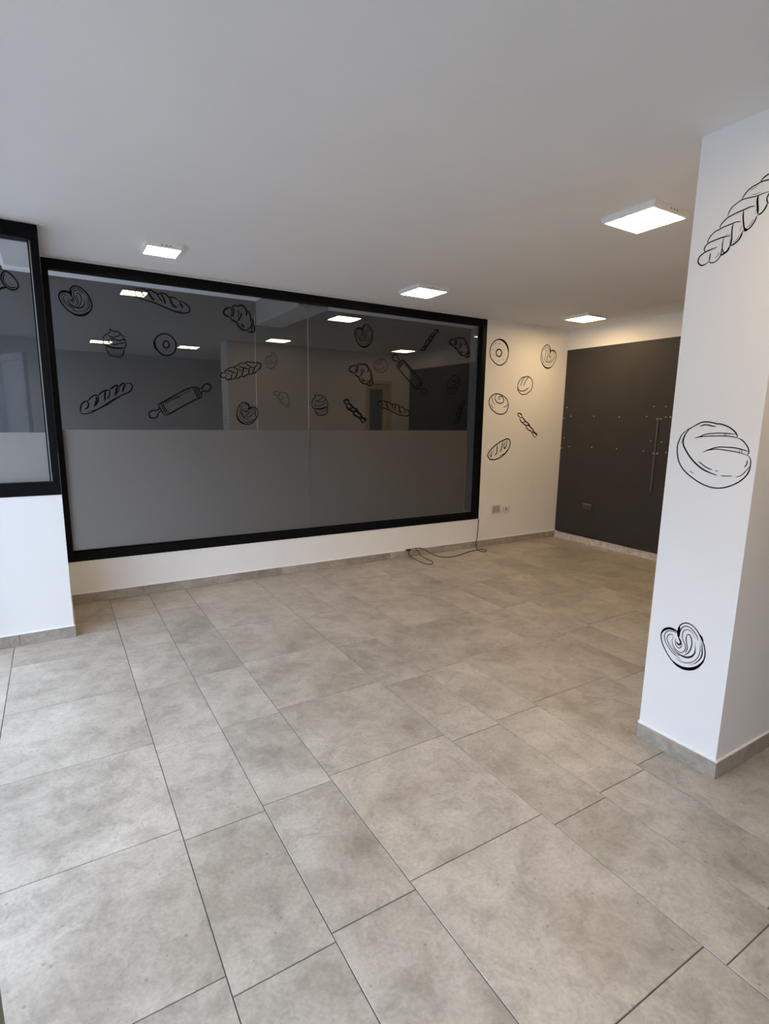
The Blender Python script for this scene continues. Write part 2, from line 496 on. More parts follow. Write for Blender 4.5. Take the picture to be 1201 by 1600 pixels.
# ------------------------------------------------------------------ skirting tiles with a white caulk line on top
def skirting(name, label, p0, p1, nrm, first=0.6, z=SK):
    """Run of skirting tiles from p0 to p1; nrm points into the room."""
    root = empty(name, (p0[0], p0[1], 0.0))
    tag(root, label, 'baseboard', kind='structure')
    L = math.hypot(p1[0] - p0[0], p1[1] - p0[1])
    dx, dy = (p1[0] - p0[0]) / L, (p1[1] - p0[1]) / L
    s = 0.0; nxt = min(first, L)
    while s < L - 1e-4:
        a, b_ = s, min(nxt, L)
        ax, ay = p0[0] + dx * (a + 0.0008), p0[1] + dy * (a + 0.0008)
        bx, by = p0[0] + dx * (b_ - 0.0008), p0[1] + dy * (b_ - 0.0008)
        cx, cy = bx + nrm[0] * 0.010, by + nrm[1] * 0.010
        box('skirting_tile', (min(ax, cx), min(ay, cy), 0.0005), (max(ax, cx), max(ay, cy), z), 'skirt', root, 0.001)
        s = b_; nxt = s + 0.6
    a = (min(p0[0], p1[0] + nrm[0] * 0.0085), min(p0[1], p1[1] + nrm[1] * 0.0085), z)
    b_ = (max(p0[0], p1[0] + nrm[0] * 0.0085), max(p0[1], p1[1] + nrm[1] * 0.0085), z + 0.004)
    box('caulk_line', a, b_, 'caulk', root)
    return root

skirting('baseboard_back', 'stone-look skirting under the big window', (PEX + 0.011, 0.0), (XD - 0.01, 0.0), (0, -1), 0.52)
skirting('baseboard_bay', 'stone-look skirting along the low left wall', (SHOP_X, PEY), (PEX + 0.010, PEY), (0, -1), 0.26)
skirting('baseboard_bay_return', 'short skirting on the side of the low left wall', (PEX, PEY + 0.001), (PEX, -0.001), (1, 0), 0.6)
skirting('baseboard_partition_end', 'stone-look skirting below the bread drawings on the pillar face', (PX, PY0 + 0.001), (PX, PY1 - 0.010), (-1, 0), 0.6)
skirting('baseboard_partition_front', 'stone-look skirting on the camera side of the partition', (PX - 0.001, PY1), (RIGHT, PY1), (0, -1), 0.6)
skirting('baseboard_partition_rear', 'stone-look skirting on the far side of the partition', (PX, PY0), (DX0, PY0), (0, 1), 0.6)

# ------------------------------------------------------------------ big window
DEPTH = 0.05               # the glass sits this far behind the front of the frame
FY = -0.004
FL, FR, FT, FB = 0.042, 0.056, 0.068, 0.068
w1 = empty('window_1', (WX0, 0.0, WZ0))
tag(w1, 'wide black-framed window with frosted lower half and bread drawings', 'window', kind='structure')
gx0, gx1, gz0, gz1 = WX0 + FL, WX1 - FR, WZ0 + FB, WZ1 - FT
box('frame_top', (WX0, FY, gz1), (WX1, 0.075, WZ1), 'black', w1, 0.002)
box('frame_bottom', (WX0, FY, WZ0), (WX1, 0.075, gz0), 'black', w1, 0.002)
box('frame_side', (WX0, FY, gz0), (gx0, 0.075, gz1), 'black', w1, 0.002)
box('frame_side', (gx1, FY, gz0), (WX1, 0.075, gz1), 'black', w1, 0.002)
box('glazing_bead', (gx0, 0.030, gz0), (gx1, 0.046, gz0 + 0.012), 'black', w1, 0.002)
SEAM = 2.188
GY = 0.046
box('glass_pane', (gx0, GY, gz0), (SEAM - 0.002, GY + 0.006, gz1), 'glass', w1)
box('glass_pane', (SEAM + 0.002, GY, gz0), (gx1, GY + 0.006, gz1), 'glass', w1)
box('glazing_joint', (SEAM - 0.002, GY, gz0), (SEAM + 0.002, GY + 0.006, gz1 - 0.10), 'joint', w1)
VZ = 1.349                 # top of the frosted vinyl
box('frosted_vinyl', (gx0, GY - 0.0022, gz0 + 0.012), (SEAM - 0.001, GY - 0.0012, VZ), 'vinyl', w1)
box('frosted_vinyl', (SEAM + 0.001, GY - 0.0022, gz0 + 0.012), (4.10, GY - 0.0012, VZ), 'vinyl', w1)
box('film_seam', (1.6925, GY + 0.007, VZ), (1.6965, GY + 0.008, 2.33), 'joint', w1)

# ------------------------------------------------------------------ small window of the bay
w2 = empty('window_2', (SHOP_X, PEY, PET))
tag(w2, 'small black-framed window above the low left wall', 'window', kind='structure')
bx0, bx1, bz0, bz1 = SHOP_X + 0.05, PEX - 0.039, 1.043, 2.470
box('frame_top', (SHOP_X - 0.1, PEY - 0.004, bz1), (PEX, PEY + 0.09, H - 0.004), 'black', w2, 0.002)
box('frame_bottom', (SHOP_X - 0.1, PEY - 0.004, PET), (PEX, PEY + 0.09, bz0), 'black', w2, 0.002)
box('frame_side', (SHOP_X - 0.1, PEY - 0.004, bz0), (bx0, PEY + 0.09, bz1), 'black', w2, 0.002)
box('frame_side', (bx1, PEY - 0.004, bz0), (PEX, PEY + 0.09, bz1), 'black', w2, 0.002)
box('aluminium_track', (bx1 - 0.011, PEY + 0.030, bz0), (bx1 - 0.005, PEY + 0.05, bz1), 'track', w2)
box('track_gasket', (bx1 - 0.018, PEY + 0.038, bz0), (bx1 - 0.011, PEY + 0.05, bz1), 'black', w2)
box('glass_pane', (bx0, PEY + GY, bz0), (bx1 - 0.005, PEY + GY + 0.006, bz1), 'glass', w2)
box('frosted_vinyl', (bx0, PEY + GY - 0.0022, bz0), (bx1 - 0.018, PEY + GY - 0.0012, VZ), 'vinyl', w2)
# glazed return between the bay and the big window
box('return_rail', (PEX - 0.06, PEY + 0.09, PET), (PEX, -0.004, bz0), 'black', w2, 0.002)
box('return_rail', (PEX - 0.06, PEY + 0.09, bz1), (PEX, -0.004, H - 0.004), 'black', w2, 0.002)
box('return_post', (PEX - 0.06, -0.06, bz0), (PEX, -0.004, bz1), 'black', w2, 0.002)
box('return_glass', (PEX - 0.035, PEY + 0.09, bz0), (PEX - 0.029, -0.06, bz1), 'glass', w2)

# ------------------------------------------------------------------ street front on the left, open to the sky
w3 = empty('window_3', (SHOP_X, -0.75, 0.0))
tag(w3, 'glazed street front letting daylight in from the left', 'window', kind='structure')
FXa, FXb = SHOP_X - 0.08, SHOP_X
box('header', (FXa, REAR, 2.42), (FXb, PEY, H), 'black', w3)
DY0, DY1 = -4.42, -3.50     # doorway, its leaf stands open
ys = [PEY - 0.05, -2.1, DY1 + 0.05, DY0, -5.3, REAR + 0.05]
for y in ys:
    box('post', (FXa, y - 0.05, 0.0), (FXb, y, 2.42), 'black', w3)
for a, b_ in ((PEY - 0.05 - 0.05, -2.1), (-2.15, DY1 + 0.05), (DY0 - 0.05, -5.3), (-5.35, REAR + 0.05)):
    box('sill_rail', (FXa, b_, 0.0), (FXb, a, 0.07), 'black', w3)
    box('glass_pane', (SHOP_X - 0.045, b_, 0.07), (SHOP_X - 0.039, a, 2.42), 'clear', w3)
# the open door leaf whose edge shows at the lower left
d2 = empty('door_2', (SHOP_X, DY0 + 0.03, 0.0))
tag(d2, 'grey aluminium glass door standing open at the lower left', 'door', kind='structure')
LW = 0.92
box('stile', (-0.02 + SHOP_X, DY0 + 0.03, 0.012), (0.02 + SHOP_X, DY0 + 0.10, 2.10), 'alu', d2, 0.002)
box('stile', (-0.02 + SHOP_X, DY0 + 0.03 + LW - 0.07, 0.012), (0.02 + SHOP_X, DY0 + 0.03 + LW, 2.10), 'alu', d2, 0.002)
box('bottom_rail', (-0.02 + SHOP_X, DY0 + 0.10, 0.012), (0.02 + SHOP_X, DY0 + LW - 0.04, 0.10), 'alu', d2, 0.002)
box('top_rail', (-0.02 + SHOP_X, DY0 + 0.10, 2.03), (0.02 + SHOP_X, DY0 + LW - 0.04, 2.10), 'alu', d2, 0.002)
box('door_glass', (-0.003 + SHOP_X, DY0 + 0.10, 0.10), (0.003 + SHOP_X, DY0 + LW - 0.04, 2.03), 'clear', d2)
DOOR_EDGE = (-0.055, -3.52)
d2.rotation_euler.z = -math.atan2(DOOR_EDGE[0] - SHOP_X, DOOR_EDGE[1] - (DY0 + 0.03))

# street outside
tag(box('street_pavement', (-16, -30, -0.25), (-0.6, 25, -0.02), 'concrete'), 'grey street pavement outside the shop front', 'pavement', kind='structure')
tag(box('street_facade', (-16.5, -30, -0.25), (-16, 25, 7.5), 'facade'), 'plain house fronts across the street', 'facade', kind='structure')

# ------------------------------------------------------------------ ceiling lamps
def lamp(cx, cy, s, label):
    r = empty('ceiling_lamp', (cx, cy, H))
    tag(r, label, 'ceiling lamp', 'square surface-mounted ceiling lamps')
    hgt, bd = 0.030, 0.018 if s > 0.28 else 0.016
    h = s / 2
    bm = bmesh.new()
    prof = [(h, 0.0), (h, -0.010), (h - 0.004, -hgt), (h - bd, -hgt), (h - bd, -hgt + 0.002)]
    rings = []
    for d, z in prof:
        rings.append([bm.verts.new((sx * d, sy * d, z)) for sx, sy in ((-1, -1), (1, -1), (1, 1), (-1, 1))])
    for a, b_ in zip(rings, rings[1:]):
        for i in range(4):
            bm.faces.new((a[i], a[(i + 1) % 4], b_[(i + 1) % 4], b_[i]))
    bmesh.ops.recalc_face_normals(bm, faces=bm.faces)
    me = bpy.data.meshes.new('lamp_housing'); bm.to_mesh(me); bm.free()
    hs = link('lamp_housing', me, 'plastic', r)
    d = h - bd - 0.0005
    me = boxes_mesh('diffuser', [((-d, -d, -hgt - 0.001), (d, d, -hgt + 0.004))])
    link('diffuser', me, 'diffuser', r)
    me = boxes_mesh('vent_slot', [((-0.004, -0.001, -0.005), (0.004, 0.001, 0.005))])
    for k in (-1, 0, 1):
        link('vent_slot', me, 'slot', hs, (0.01 + k * 0.026, -h + 0.0015, -0.0135))
    return r
lamp(0.840, -0.672, 0.232, 'small lit square lamp nearest the left end of the big window')
lamp(2.940, -0.690, 0.315, 'lit square lamp above the right part of the big window')
lamp(2.940, -2.728, 0.315, 'large lit square lamp beside the pillar top')
lamp(5.030, -0.690, 0.315, 'lit square lamp in front of the charcoal wall')
lamp(5.000, -2.640, 0.315, 'lit square lamp hidden behind the pillar, mirrored in the glass')
lamp(0.840, -4.440, 0.315, 'lit square lamp above the viewer, mirrored at the left of the glass')
lamp(2.050, -4.290, 0.315, 'lit square lamp behind the viewer, mirrored beside the ring drawing')

# ------------------------------------------------------------------ sockets, rail, cable
def socket(x0, z0, x1, z1, label, kind):
    cx, cz = (x0 + x1) / 2, (z0 + z1) / 2
    r = empty('wall_socket', (cx, 0.0, cz))
    tag(r, label, 'socket')
    box('cover_plate', (x0, -0.009, z0), (x1, 0.0, z1), 'socket', r, 0.003)
    if kind == 'grey':
        box('grey_insert', (x0 + 0.018, -0.0115, z0 + 0.012), (x1 - 0.018, -0.008, z1 - 0.012), 'socket_grey', r, 0.001)
        box('divider', (cx - 0.0015, -0.0125, z0 + 0.014), (cx + 0.0015, -0.011, z1 - 0.014), 'socket', r)
    else:
        for k in (-1, 0, 1):
            box('socket_module', (cx + k * 0.026 - 0.0115, -0.0115, z0 + 0.016), (cx + k * 0.026 + 0.0115, -0.008, z1 - 0.016), 'socket' if k else 'socket_grey', r, 0.001)
    return r
socket(4.475, 0.382, 4.622, 0.482, 'larger wall socket with grey insert right of the window', 'grey')
socket(4.652, 0.387, 4.768, 0.457, 'smaller cream wall socket beside the charcoal wall corner', 'white')
r = empty('wall_socket', (XD - 0.004, -0.475, 0.456))
tag(r, 'dark wall socket low on the charcoal wall', 'socket')
box('cover_plate', (XD - 0.013, -0.537, 0.421), (XD - 0.004, -0.412, 0.491), 'socket_dark', r, 0.003)
box('socket_module', (XD - 0.0155, -0.500, 0.436), (XD - 0.0125, -0.450, 0.470), 'socket', r, 0.001).active_material = M['socket_dark']
box('plate_edge', (XD - 0.0145, -0.532, 0.482), (XD - 0.0125, -0.417, 0.4865), 'socket_grey', r)

r = empty('wall_rail', (XD - 0.004, -1.263, 0.73))
tag(r, 'thin vertical metal rail screwed to the charcoal wall', 'rail')
box('rail_bar', (XD - 0.016, -1.270, 0.731), (XD - 0.010, -1.256, 1.500), 'steel', r, 0.001)
for z in (1.502, 1.141):
    box('rail_bracket', (XD - 0.011, -1.300, z - 0.007), (XD - 0.004, -1.238, z + 0.007), 'steel', r, 0.001)
    for y in (-1.290, -1.245):
        bm = bmesh.new()
        bmesh.ops.create_cone(bm, cap_ends=True, segments=8, radius1=0.008, radius2=0.005, depth=0.005, matrix=Matrix.Rotation(-math.pi / 2, 4, 'Y'))
        me = bpy.data.meshes.new('screw_head'); bm.to_mesh(me); bm.free()
        link('screw_head', me, 'plug', r, Vector((XD - 0.0135, y, z)) - r.location)

cab = empty('loose_cable', (4.2, -0.15, 0.0))
tag(cab, 'thin dark cable hanging from the window corner onto the floor', 'cable')
R = 0.0042
tube('cord', [(4.285, -0.008, 0.335), (4.283, -0.012, 0.25), (4.270, -0.014, 0.12), (4.262, -0.018, 0.085), (4.225, -0.045, 0.03), (4.200, -0.10, R), (4.178, -0.165, R), (4.172, -0.225, R), (4.215, -0.235, R), (4.262, -0.20, R), (4.262, -0.145, R), (4.19, -0.128, R), (4.073, -0.140, R), (3.97, -0.17, R), (3.885, -0.205, R), (3.77, -0.245, R), (3.662, -0.245, R), (3.61, -0.18, R), (3.575, -0.10, 0.012), (3.55, -0.035, 0.04), (3.50, -0.016, 0.075), (3.42, -0.016, 0.088), (3.36, -0.016, 0.086), (3.30, -0.018, 0.080)], R, 'cable', cab)
tube('cord_tail', [(3.315, -0.018, 0.078), (3.30, -0.022, 0.05), (3.305, -0.06, 0.012), (3.31, -0.14, R), (3.295, -0.27, R), (3.30, -0.36, R), (3.34, -0.385, R), (3.41, -0.335, R), (3.425, -0.25, R), (3.43, -0.15, R), (3.44, -0.06, 0.010), (3.43, -0.018, 0.055), (3.40, -0.016, 0.083)], R * 0.8, 'cable', cab)
box('cord_plug', (3.27, -0.030, 0.072), (3.33, -0.012, 0.090), 'cable', cab, 0.003)

# ------------------------------------------------------------------ bread drawings: thin black vinyl stickers
STICKERS = {
'p_braid': [(3.4,0,[(-3411,2084),(-3395,2076),(-3382,2077),(-3371,2088),(-3368,2098),(-3373,2111),(-3384,2119),(-3396,2124),(-3418,2128),(-3436,2131)]),(3.2,0,[(-3393,2123),(-3388,2134),(-3391,2145),(-3403,2154),(-3421,2158),(-3445,2161),(-3463,2162),(-3482,2160)]),(2.9,0,[(-3399,2152),(-3399,2164),(-3409,2180),(-3425,2191),(-3436,2193),(-3447,2197),(-3465,2200),(-3483,2202),(-3497,2204),(-3514,2200)]),(3.2,0,[(-3439,2196),(-3441,2208),(-3452,2220),(-3464,2228),(-3482,2233),(-3499,2237),(-3514,2239),(-3527,2241),(-3542,2243),(-3557,2241)]),(2.6,0,[(-3464,2231),(-3465,2242),(-3472,2257),(-3487,2268),(-3506,2276),(-3523,2277),(-3542,2275),(-3561,2274),(-3578,2276),(-3598,2276)]),(3.1,0,[(-3507,2277),(-3513,2289),(-3524,2302),(-3540,2311),(-3554,2314),(-3569,2318),(-3589,2317),(-3610,2313)]),(3.6,0,[(-3564,2316),(-3568,2324),(-3577,2331),(-3593,2337),(-3613,2336),(-3636,2326),(-3644,2309),(-3640,2292),(-3629,2285),(-3614,2282),(-3598,2276)]),(2.8,0,[(-3414,2115),(-3413,2100),(-3413,2085)]),(2.8,0,[(-3411,2084),(-3421,2078),(-3436,2078),(-3449,2089),(-3455,2104),(-3454,2120)]),(2.6,0,[(-3459,2160),(-3456,2145),(-3456,2127),(-3460,2112),(-3468,2104),(-3476,2109),(-3484,2124),(-3486,2142),(-3487,2157)]),(4.8,0,[(-3455,2097),(-3466,2101),(-3477,2108),(-3484,2122)]),(3.2,0,[(-3487,2200),(-3485,2187),(-3486,2164),(-3488,2146),(-3487,2126)]),(4.2,0,[(-3486,2124),(-3497,2126),(-3510,2134),(-3519,2147),(-3524,2165)]),(3.6,0,[(-3518,2237),(-3519,2217),(-3523,2194),(-3529,2173),(-3539,2168)]),(3.4,0,[(-3525,2165),(-3537,2164),(-3551,2173),(-3562,2190),(-3567,2206)]),(6.4,0,[(-3526,2170),(-3537,2166)]),(4.9,0,[(-3562,2273),(-3562,2254),(-3566,2232),(-3569,2211)]),(4.0,0,[(-3568,2208),(-3580,2210),(-3591,2222),(-3597,2239)]),(3.2,0,[(-3597,2239),(-3593,2255),(-3599,2274)]),(3.2,0,[(-3597,2237),(-3611,2243),(-3621,2257),(-3624,2279)]),(1.4,0,[(-3533,2301),(-3545,2304),(-3557,2308)]),(1.2,0,[(-3538,2284),(-3554,2282),(-3570,2284)]),(1.2,0,[(-3538,2173),(-3548,2181),(-3556,2198)]),(1.6,0,[(-3560,2229),(-3563,2213)]),(1.4,0,[(-3433,2092),(-3443,2100),(-3446,2111)]),(1.4,0,[(-3492,2132),(-3505,2139),(-3514,2155)]),(2.4,0,[(-3514,2168),(-3518,2185)]),(1.5,0,[(-3481,2132),(-3482,2150)]),(1.4,0,[(-3465,2168),(-3479,2165)])],
'p_bread': [(3.7,0,[(-3421,1443),(-3401,1432),(-3384,1416),(-3374,1394),(-3368,1366),(-3371,1335),(-3380,1304),(-3397,1277),(-3422,1254),(-3452,1235),(-3481,1220),(-3512,1210),(-3541,1207),(-3569,1211),(-3596,1222),(-3621,1238),(-3640,1257),(-3651,1275),(-3656,1296),(-3656,1318),(-3653,1332),(-3644,1343)]),(4.5,0,[(-3409,1435),(-3397,1417),(-3390,1395),(-3392,1373),(-3406,1349),(-3426,1323),(-3450,1300),(-3480,1279),(-3508,1267),(-3541,1258)]),(3.7,0,[(-3402,1435),(-3421,1445),(-3441,1457),(-3458,1465),(-3478,1467),(-3499,1464),(-3517,1460),(-3531,1459),(-3554,1452),(-3574,1441),(-3589,1428),(-3596,1417),(-3597,1409)]),(2.9,0,[(-3436,1401),(-3456,1408),(-3478,1418),(-3507,1422),(-3532,1424),(-3566,1423),(-3594,1421)]),(2.8,0,[(-3436,1401),(-3465,1408),(-3494,1411),(-3528,1413),(-3561,1413),(-3583,1411),(-3600,1407)]),(3.0,0,[(-3600,1408),(-3617,1399),(-3632,1384),(-3642,1368),(-3645,1354),(-3642,1344)]),(3.1,0,[(-3475,1346),(-3492,1354),(-3514,1364),(-3539,1370),(-3567,1370),(-3597,1369),(-3621,1364),(-3644,1358)]),(2.6,0,[(-3475,1346),(-3500,1356),(-3529,1361),(-3557,1359),(-3585,1356),(-3612,1352),(-3644,1343)]),(3.1,0,[(-3549,1423),(-3549,1414)]),(3.8,0,[(-3555,1423),(-3556,1415)]),(2.6,0,[(-3613,1365),(-3612,1353)]),(3.1,0,[(-3620,1364),(-3620,1352)]),(3.4,0,[(-3451,1449),(-3468,1455),(-3483,1455),(-3498,1451),(-3514,1449)]),(2.9,0,[(-3462,1308),(-3481,1295),(-3500,1284),(-3521,1278)]),(4.9,0,[(-3533,1274),(-3542,1276)]),(2.3,0,[(-3556,1258),(-3575,1258),(-3598,1261)]),(2.3,0,[(-3610,1257),(-3628,1265),(-3642,1282),(-3653,1301)]),(2.9,0,[(-3644,1325),(-3643,1309),(-3636,1297)]),(4.0,0,[(-3433,1266),(-3447,1256)]),(2.3,0,[(-3387,1395),(-3382,1379)]),(5.7,0,[(-3403,1434),(-3420,1443)])],
'p_palmier': [(4.3,0,[(-3464,548),(-3458,568),(-3444,575),(-3427,576),(-3413,571),(-3400,560),(-3390,543),(-3389,523),(-3395,502),(-3406,481),(-3423,458),(-3445,436),(-3471,424),(-3497,421),(-3522,424),(-3544,434),(-3564,454),(-3577,476),(-3582,502),(-3581,525),(-3573,553),(-3560,576),(-3545,597),(-3528,612),(-3508,621),(-3490,620),(-3475,611),(-3465,597),(-3462,576),(-3464,548)]),(12.2,1,[(-3435,445),(-3451,432),(-3471,422),(-3497,418),(-3522,423),(-3544,435),(-3562,453),(-3576,478),(-3581,501)]),(9.5,1,[(-3389,525),(-3392,544),(-3402,560),(-3420,571),(-3440,571),(-3460,563)]),(9.5,0,[(-3465,595),(-3463,570),(-3465,548)]),(8.5,1,[(-3545,595),(-3560,579),(-3572,555)]),(6.3,0,[(-3463,552),(-3472,538),(-3478,526),(-3474,516),(-3467,516),(-3460,524)]),(3.0,0,[(-3455,537),(-3455,520),(-3461,505),(-3474,500),(-3482,511),(-3482,525)]),(2.9,0,[(-3444,541),(-3440,522),(-3446,504),(-3459,489),(-3474,483),(-3487,484),(-3498,497),(-3500,513),(-3494,530),(-3485,543),(-3481,564),(-3485,582),(-3494,591),(-3507,593),(-3522,586),(-3535,569)]),(2.9,0,[(-3445,543),(-3433,549),(-3421,540),(-3417,523),(-3426,504),(-3442,485),(-3461,470),(-3480,466)]),(3.0,0,[(-3455,562),(-3440,564),(-3422,560),(-3408,547),(-3404,528),(-3412,506),(-3427,487),(-3449,468),(-3469,459),(-3487,451)]),(6.5,1,[(-3435,505),(-3454,485),(-3475,473),(-3494,470),(-3512,472),(-3529,483),(-3540,502),(-3541,524),(-3535,550)]),(3.5,0,[(-3501,569),(-3498,553),(-3503,531),(-3508,511),(-3503,489)]),(4.0,0,[(-3498,570),(-3509,574),(-3519,563),(-3524,541),(-3523,517),(-3514,494),(-3498,475)]),(3.5,0,[(-3470,550),(-3470,574),(-3477,594),(-3490,606),(-3508,606),(-3525,596),(-3540,581),(-3549,562)]),(2.7,0,[(-3465,450),(-3487,444),(-3510,446),(-3532,458),(-3550,479),(-3559,502),(-3561,527),(-3557,549)]),(4.5,1,[(-3520,441),(-3543,456),(-3561,479),(-3570,504),(-3569,530),(-3563,556),(-3555,569)])],
'g_palmier_a': [(6.6,0,[(320,2316),(314,2336),(300,2344),(282,2346),(268,2342),(255,2332),(246,2316),(244,2296),(250,2276),(261,2255),(278,2231),(300,2208),(327,2194),(355,2187),(383,2188),(407,2196),(430,2214),(446,2236),(453,2263),(451,2287),(442,2316),(428,2342),(410,2363),(390,2379),(369,2388),(349,2388),(333,2380),(322,2365),(318,2345),(320,2316)]),(11.4,1,[(290,2217),(306,2204),(327,2192),(355,2185),(383,2187),(407,2197),(428,2213),(445,2238),(451,2262)]),(7.9,1,[(244,2298),(247,2316),(257,2331),(276,2341),(295,2340),(316,2332)]),(8.3,0,[(322,2363),(320,2338),(321,2317)]),(8.6,1,[(410,2362),(427,2344),(441,2318)]),(6.1,0,[(320,2321),(329,2307),(335,2294),(331,2285),(324,2285),(317,2294)]),(3.0,0,[(311,2307),(311,2289),(318,2274),(331,2269),(340,2278),(339,2293)]),(3.5,0,[(300,2310),(296,2292),(302,2274),(314,2259),(330,2251),(345,2252),(356,2264),(359,2279),(352,2297),(343,2311),(338,2332),(344,2350),(353,2359),(367,2360),(383,2353),(398,2335)]),(3.1,0,[(301,2313),(288,2319),(277,2311),(272,2295),(281,2275),(298,2256),(317,2240),(337,2234)]),(3.0,0,[(311,2331),(296,2333),(277,2330),(264,2319),(259,2300),(267,2279),(282,2259),(304,2239),(325,2228),(344,2219)]),(6.6,1,[(290,2276),(310,2255),(331,2242),(352,2237),(372,2238),(391,2247),(404,2266),(405,2288),(398,2315)]),(3.2,0,[(360,2336),(357,2320),(362,2297),(367,2277),(362,2256)]),(4.1,0,[(358,2338),(370,2341),(380,2330),(386,2307),(384,2282),(374,2259),(356,2242)]),(3.5,0,[(327,2319),(327,2343),(335,2362),(348,2374),(368,2374),(387,2364),(404,2347),(414,2328)]),(2.9,0,[(321,2219),(345,2211),(370,2211),(394,2222),(414,2241),(425,2265),(427,2290),(423,2313)]),(4.6,1,[(381,2206),(407,2218),(427,2240),(438,2266),(437,2293),(430,2320),(421,2335)])],
'g_bag1': [(7.5,0,[(782,2353),(820,2346),(877,2337),(939,2318),(1002,2297),(1053,2283),(1106,2280),(1144,2288),(1157,2306),(1150,2330),(1130,2352),(1102,2367),(1082,2365)]),(7.5,0,[(1082,2365),(1054,2384),(1027,2392),(1002,2389),(979,2407),(948,2413),(920,2403),(893,2414),(863,2426),(840,2419),(817,2428),(791,2424)]),(5.2,0,[(791,2424),(768,2419),(755,2398),(761,2372),(782,2353)]),(10.0,0,[(844,2417),(861,2388),(879,2363),(894,2355)]),(6.7,0,[(916,2399),(930,2373),(949,2351)]),(9.2,0,[(944,2402),(962,2373),(972,2334)]),(10.4,0,[(1006,2386),(1020,2347),(1039,2325),(1059,2316)]),(9.2,0,[(1084,2359),(1093,2336),(1108,2321)]),(7.3,0,[(1053,2287),(1095,2295)]),(5.2,0,[(794,2419),(807,2389),(829,2369)])],
'g_croissant_a': [(10.2,0,[(1481,2286),(1456,2295),(1438,2302),(1429,2322),(1440,2344),(1462,2358),(1490,2367)]),(6.9,0,[(1490,2367),(1499,2344),(1500,2320),(1487,2289)]),(7.0,0,[(1503,2368),(1515,2349),(1514,2319),(1503,2297)]),(7.6,0,[(1503,2371),(1516,2383),(1535,2387),(1547,2379)]),(9.3,0,[(1547,2379),(1570,2391),(1596,2391),(1614,2372),(1627,2355)]),(9.3,0,[(1487,2286),(1496,2269),(1524,2257),(1540,2246),(1552,2223),(1577,2202),(1602,2192),(1628,2197)]),(5.6,0,[(1553,2350),(1558,2327),(1549,2296)]),(8.4,0,[(1576,2335),(1577,2311),(1560,2282),(1550,2263)]),(8.3,0,[(1623,2355),(1626,2337),(1622,2315)]),(8.9,0,[(1627,2355),(1646,2342),(1658,2316),(1660,2289),(1657,2270)]),(8.3,0,[(1661,2301),(1676,2278),(1682,2248),(1691,2218),(1687,2193),(1667,2182),(1641,2186),(1625,2197)]),(7.0,0,[(1622,2197),(1648,2217),(1662,2237),(1670,2268)]),(7.0,0,[(1675,2241),(1665,2213),(1664,2185)]),(5.1,0,[(1568,2243),(1581,2223),(1600,2216)]),(5.2,0,[(1581,2248),(1594,2230),(1610,2226)]),(7.0,0,[(1513,2286),(1510,2310)])],
'g_cupcake_a': [(6.0,0,[(562,2114),(565,2103),(580,2096),(602,2093),(620,2091),(631,2080),(633,2071)]),(4.8,0,[(562,2114),(564,2095),(558,2083),(537,2067),(521,2054),(512,2042),(514,2028)]),(5.5,0,[(545,2061),(560,2051),(579,2047),(604,2055),(632,2071)]),(5.4,0,[(633,2071),(649,2063),(655,2050),(649,2037)]),(6.0,0,[(559,2034),(576,2036),(598,2031),(624,2028),(649,2036),(664,2034),(665,2017)]),(5.4,0,[(550,2031),(546,2012),(563,2000),(589,1996),(618,2004),(664,2016)]),(6.3,0,[(665,2017),(667,1994),(659,1976)]),(9.4,0,[(520,1985),(537,1981),(557,1973),(585,1970),(616,1971),(657,1976)]),(4.5,0,[(514,2028),(509,2007),(520,1985)]),(5.4,0,[(524,1973),(532,1946),(540,1920)]),(5.8,0,[(540,1920),(563,1910),(594,1905),(616,1907),(639,1915)]),(5.8,0,[(639,1915),(648,1945),(654,1971)]),(4.0,0,[(556,1964),(562,1927)]),(4.0,0,[(574,1965),(577,1921)]),(3.6,0,[(587,1964),(586,1917)]),(3.6,0,[(601,1965),(598,1913)]),(3.2,0,[(615,1966),(609,1913)]),(3.6,0,[(627,1967),(622,1919)]),(4.0,0,[(639,1968),(634,1920)]),(8.9,0,[(541,1951),(548,1926)])],
'g_donut': [(8.0,0,[(948,2106),(977,2105),(1005,2089),(1026,2064),(1036,2033),(1032,1998),(1016,1966),(988,1947),(958,1939),(930,1945),(902,1966),(880,1993),(871,2024),(879,2054),(899,2082),(924,2100),(948,2106)]),(13.0,1,[(899,2082),(878,2052),(874,2025),(878,2000),(895,1975),(927,1948)]),(8.5,0,[(985,2027),(982,2015),(975,2005),(965,1999),(955,1999),(946,2003),(940,2012),(939,2024),(942,2036),(949,2045),(958,2051),(968,2052),(977,2048),(983,2039),(985,2027)]),(11.2,0,[(953,2079),(958,2083)]),(8.2,0,[(923,2076),(927,2079)]),(7.4,0,[(990,2061),(994,2064)]),(7.5,0,[(908,2037),(911,2040)]),(5.6,0,[(932,2048),(934,2050)]),(9.4,0,[(964,1981),(969,1984)]),(10.5,0,[(989,1975),(994,1979)]),(5.6,0,[(1011,2043),(1014,2045)]),(9.4,0,[(1004,2009),(1008,2012)]),(5.6,0,[(940,1977),(942,1979)]),(5.6,0,[(918,1981),(921,1983)]),(4.5,0,[(980,1956),(982,1957)])],
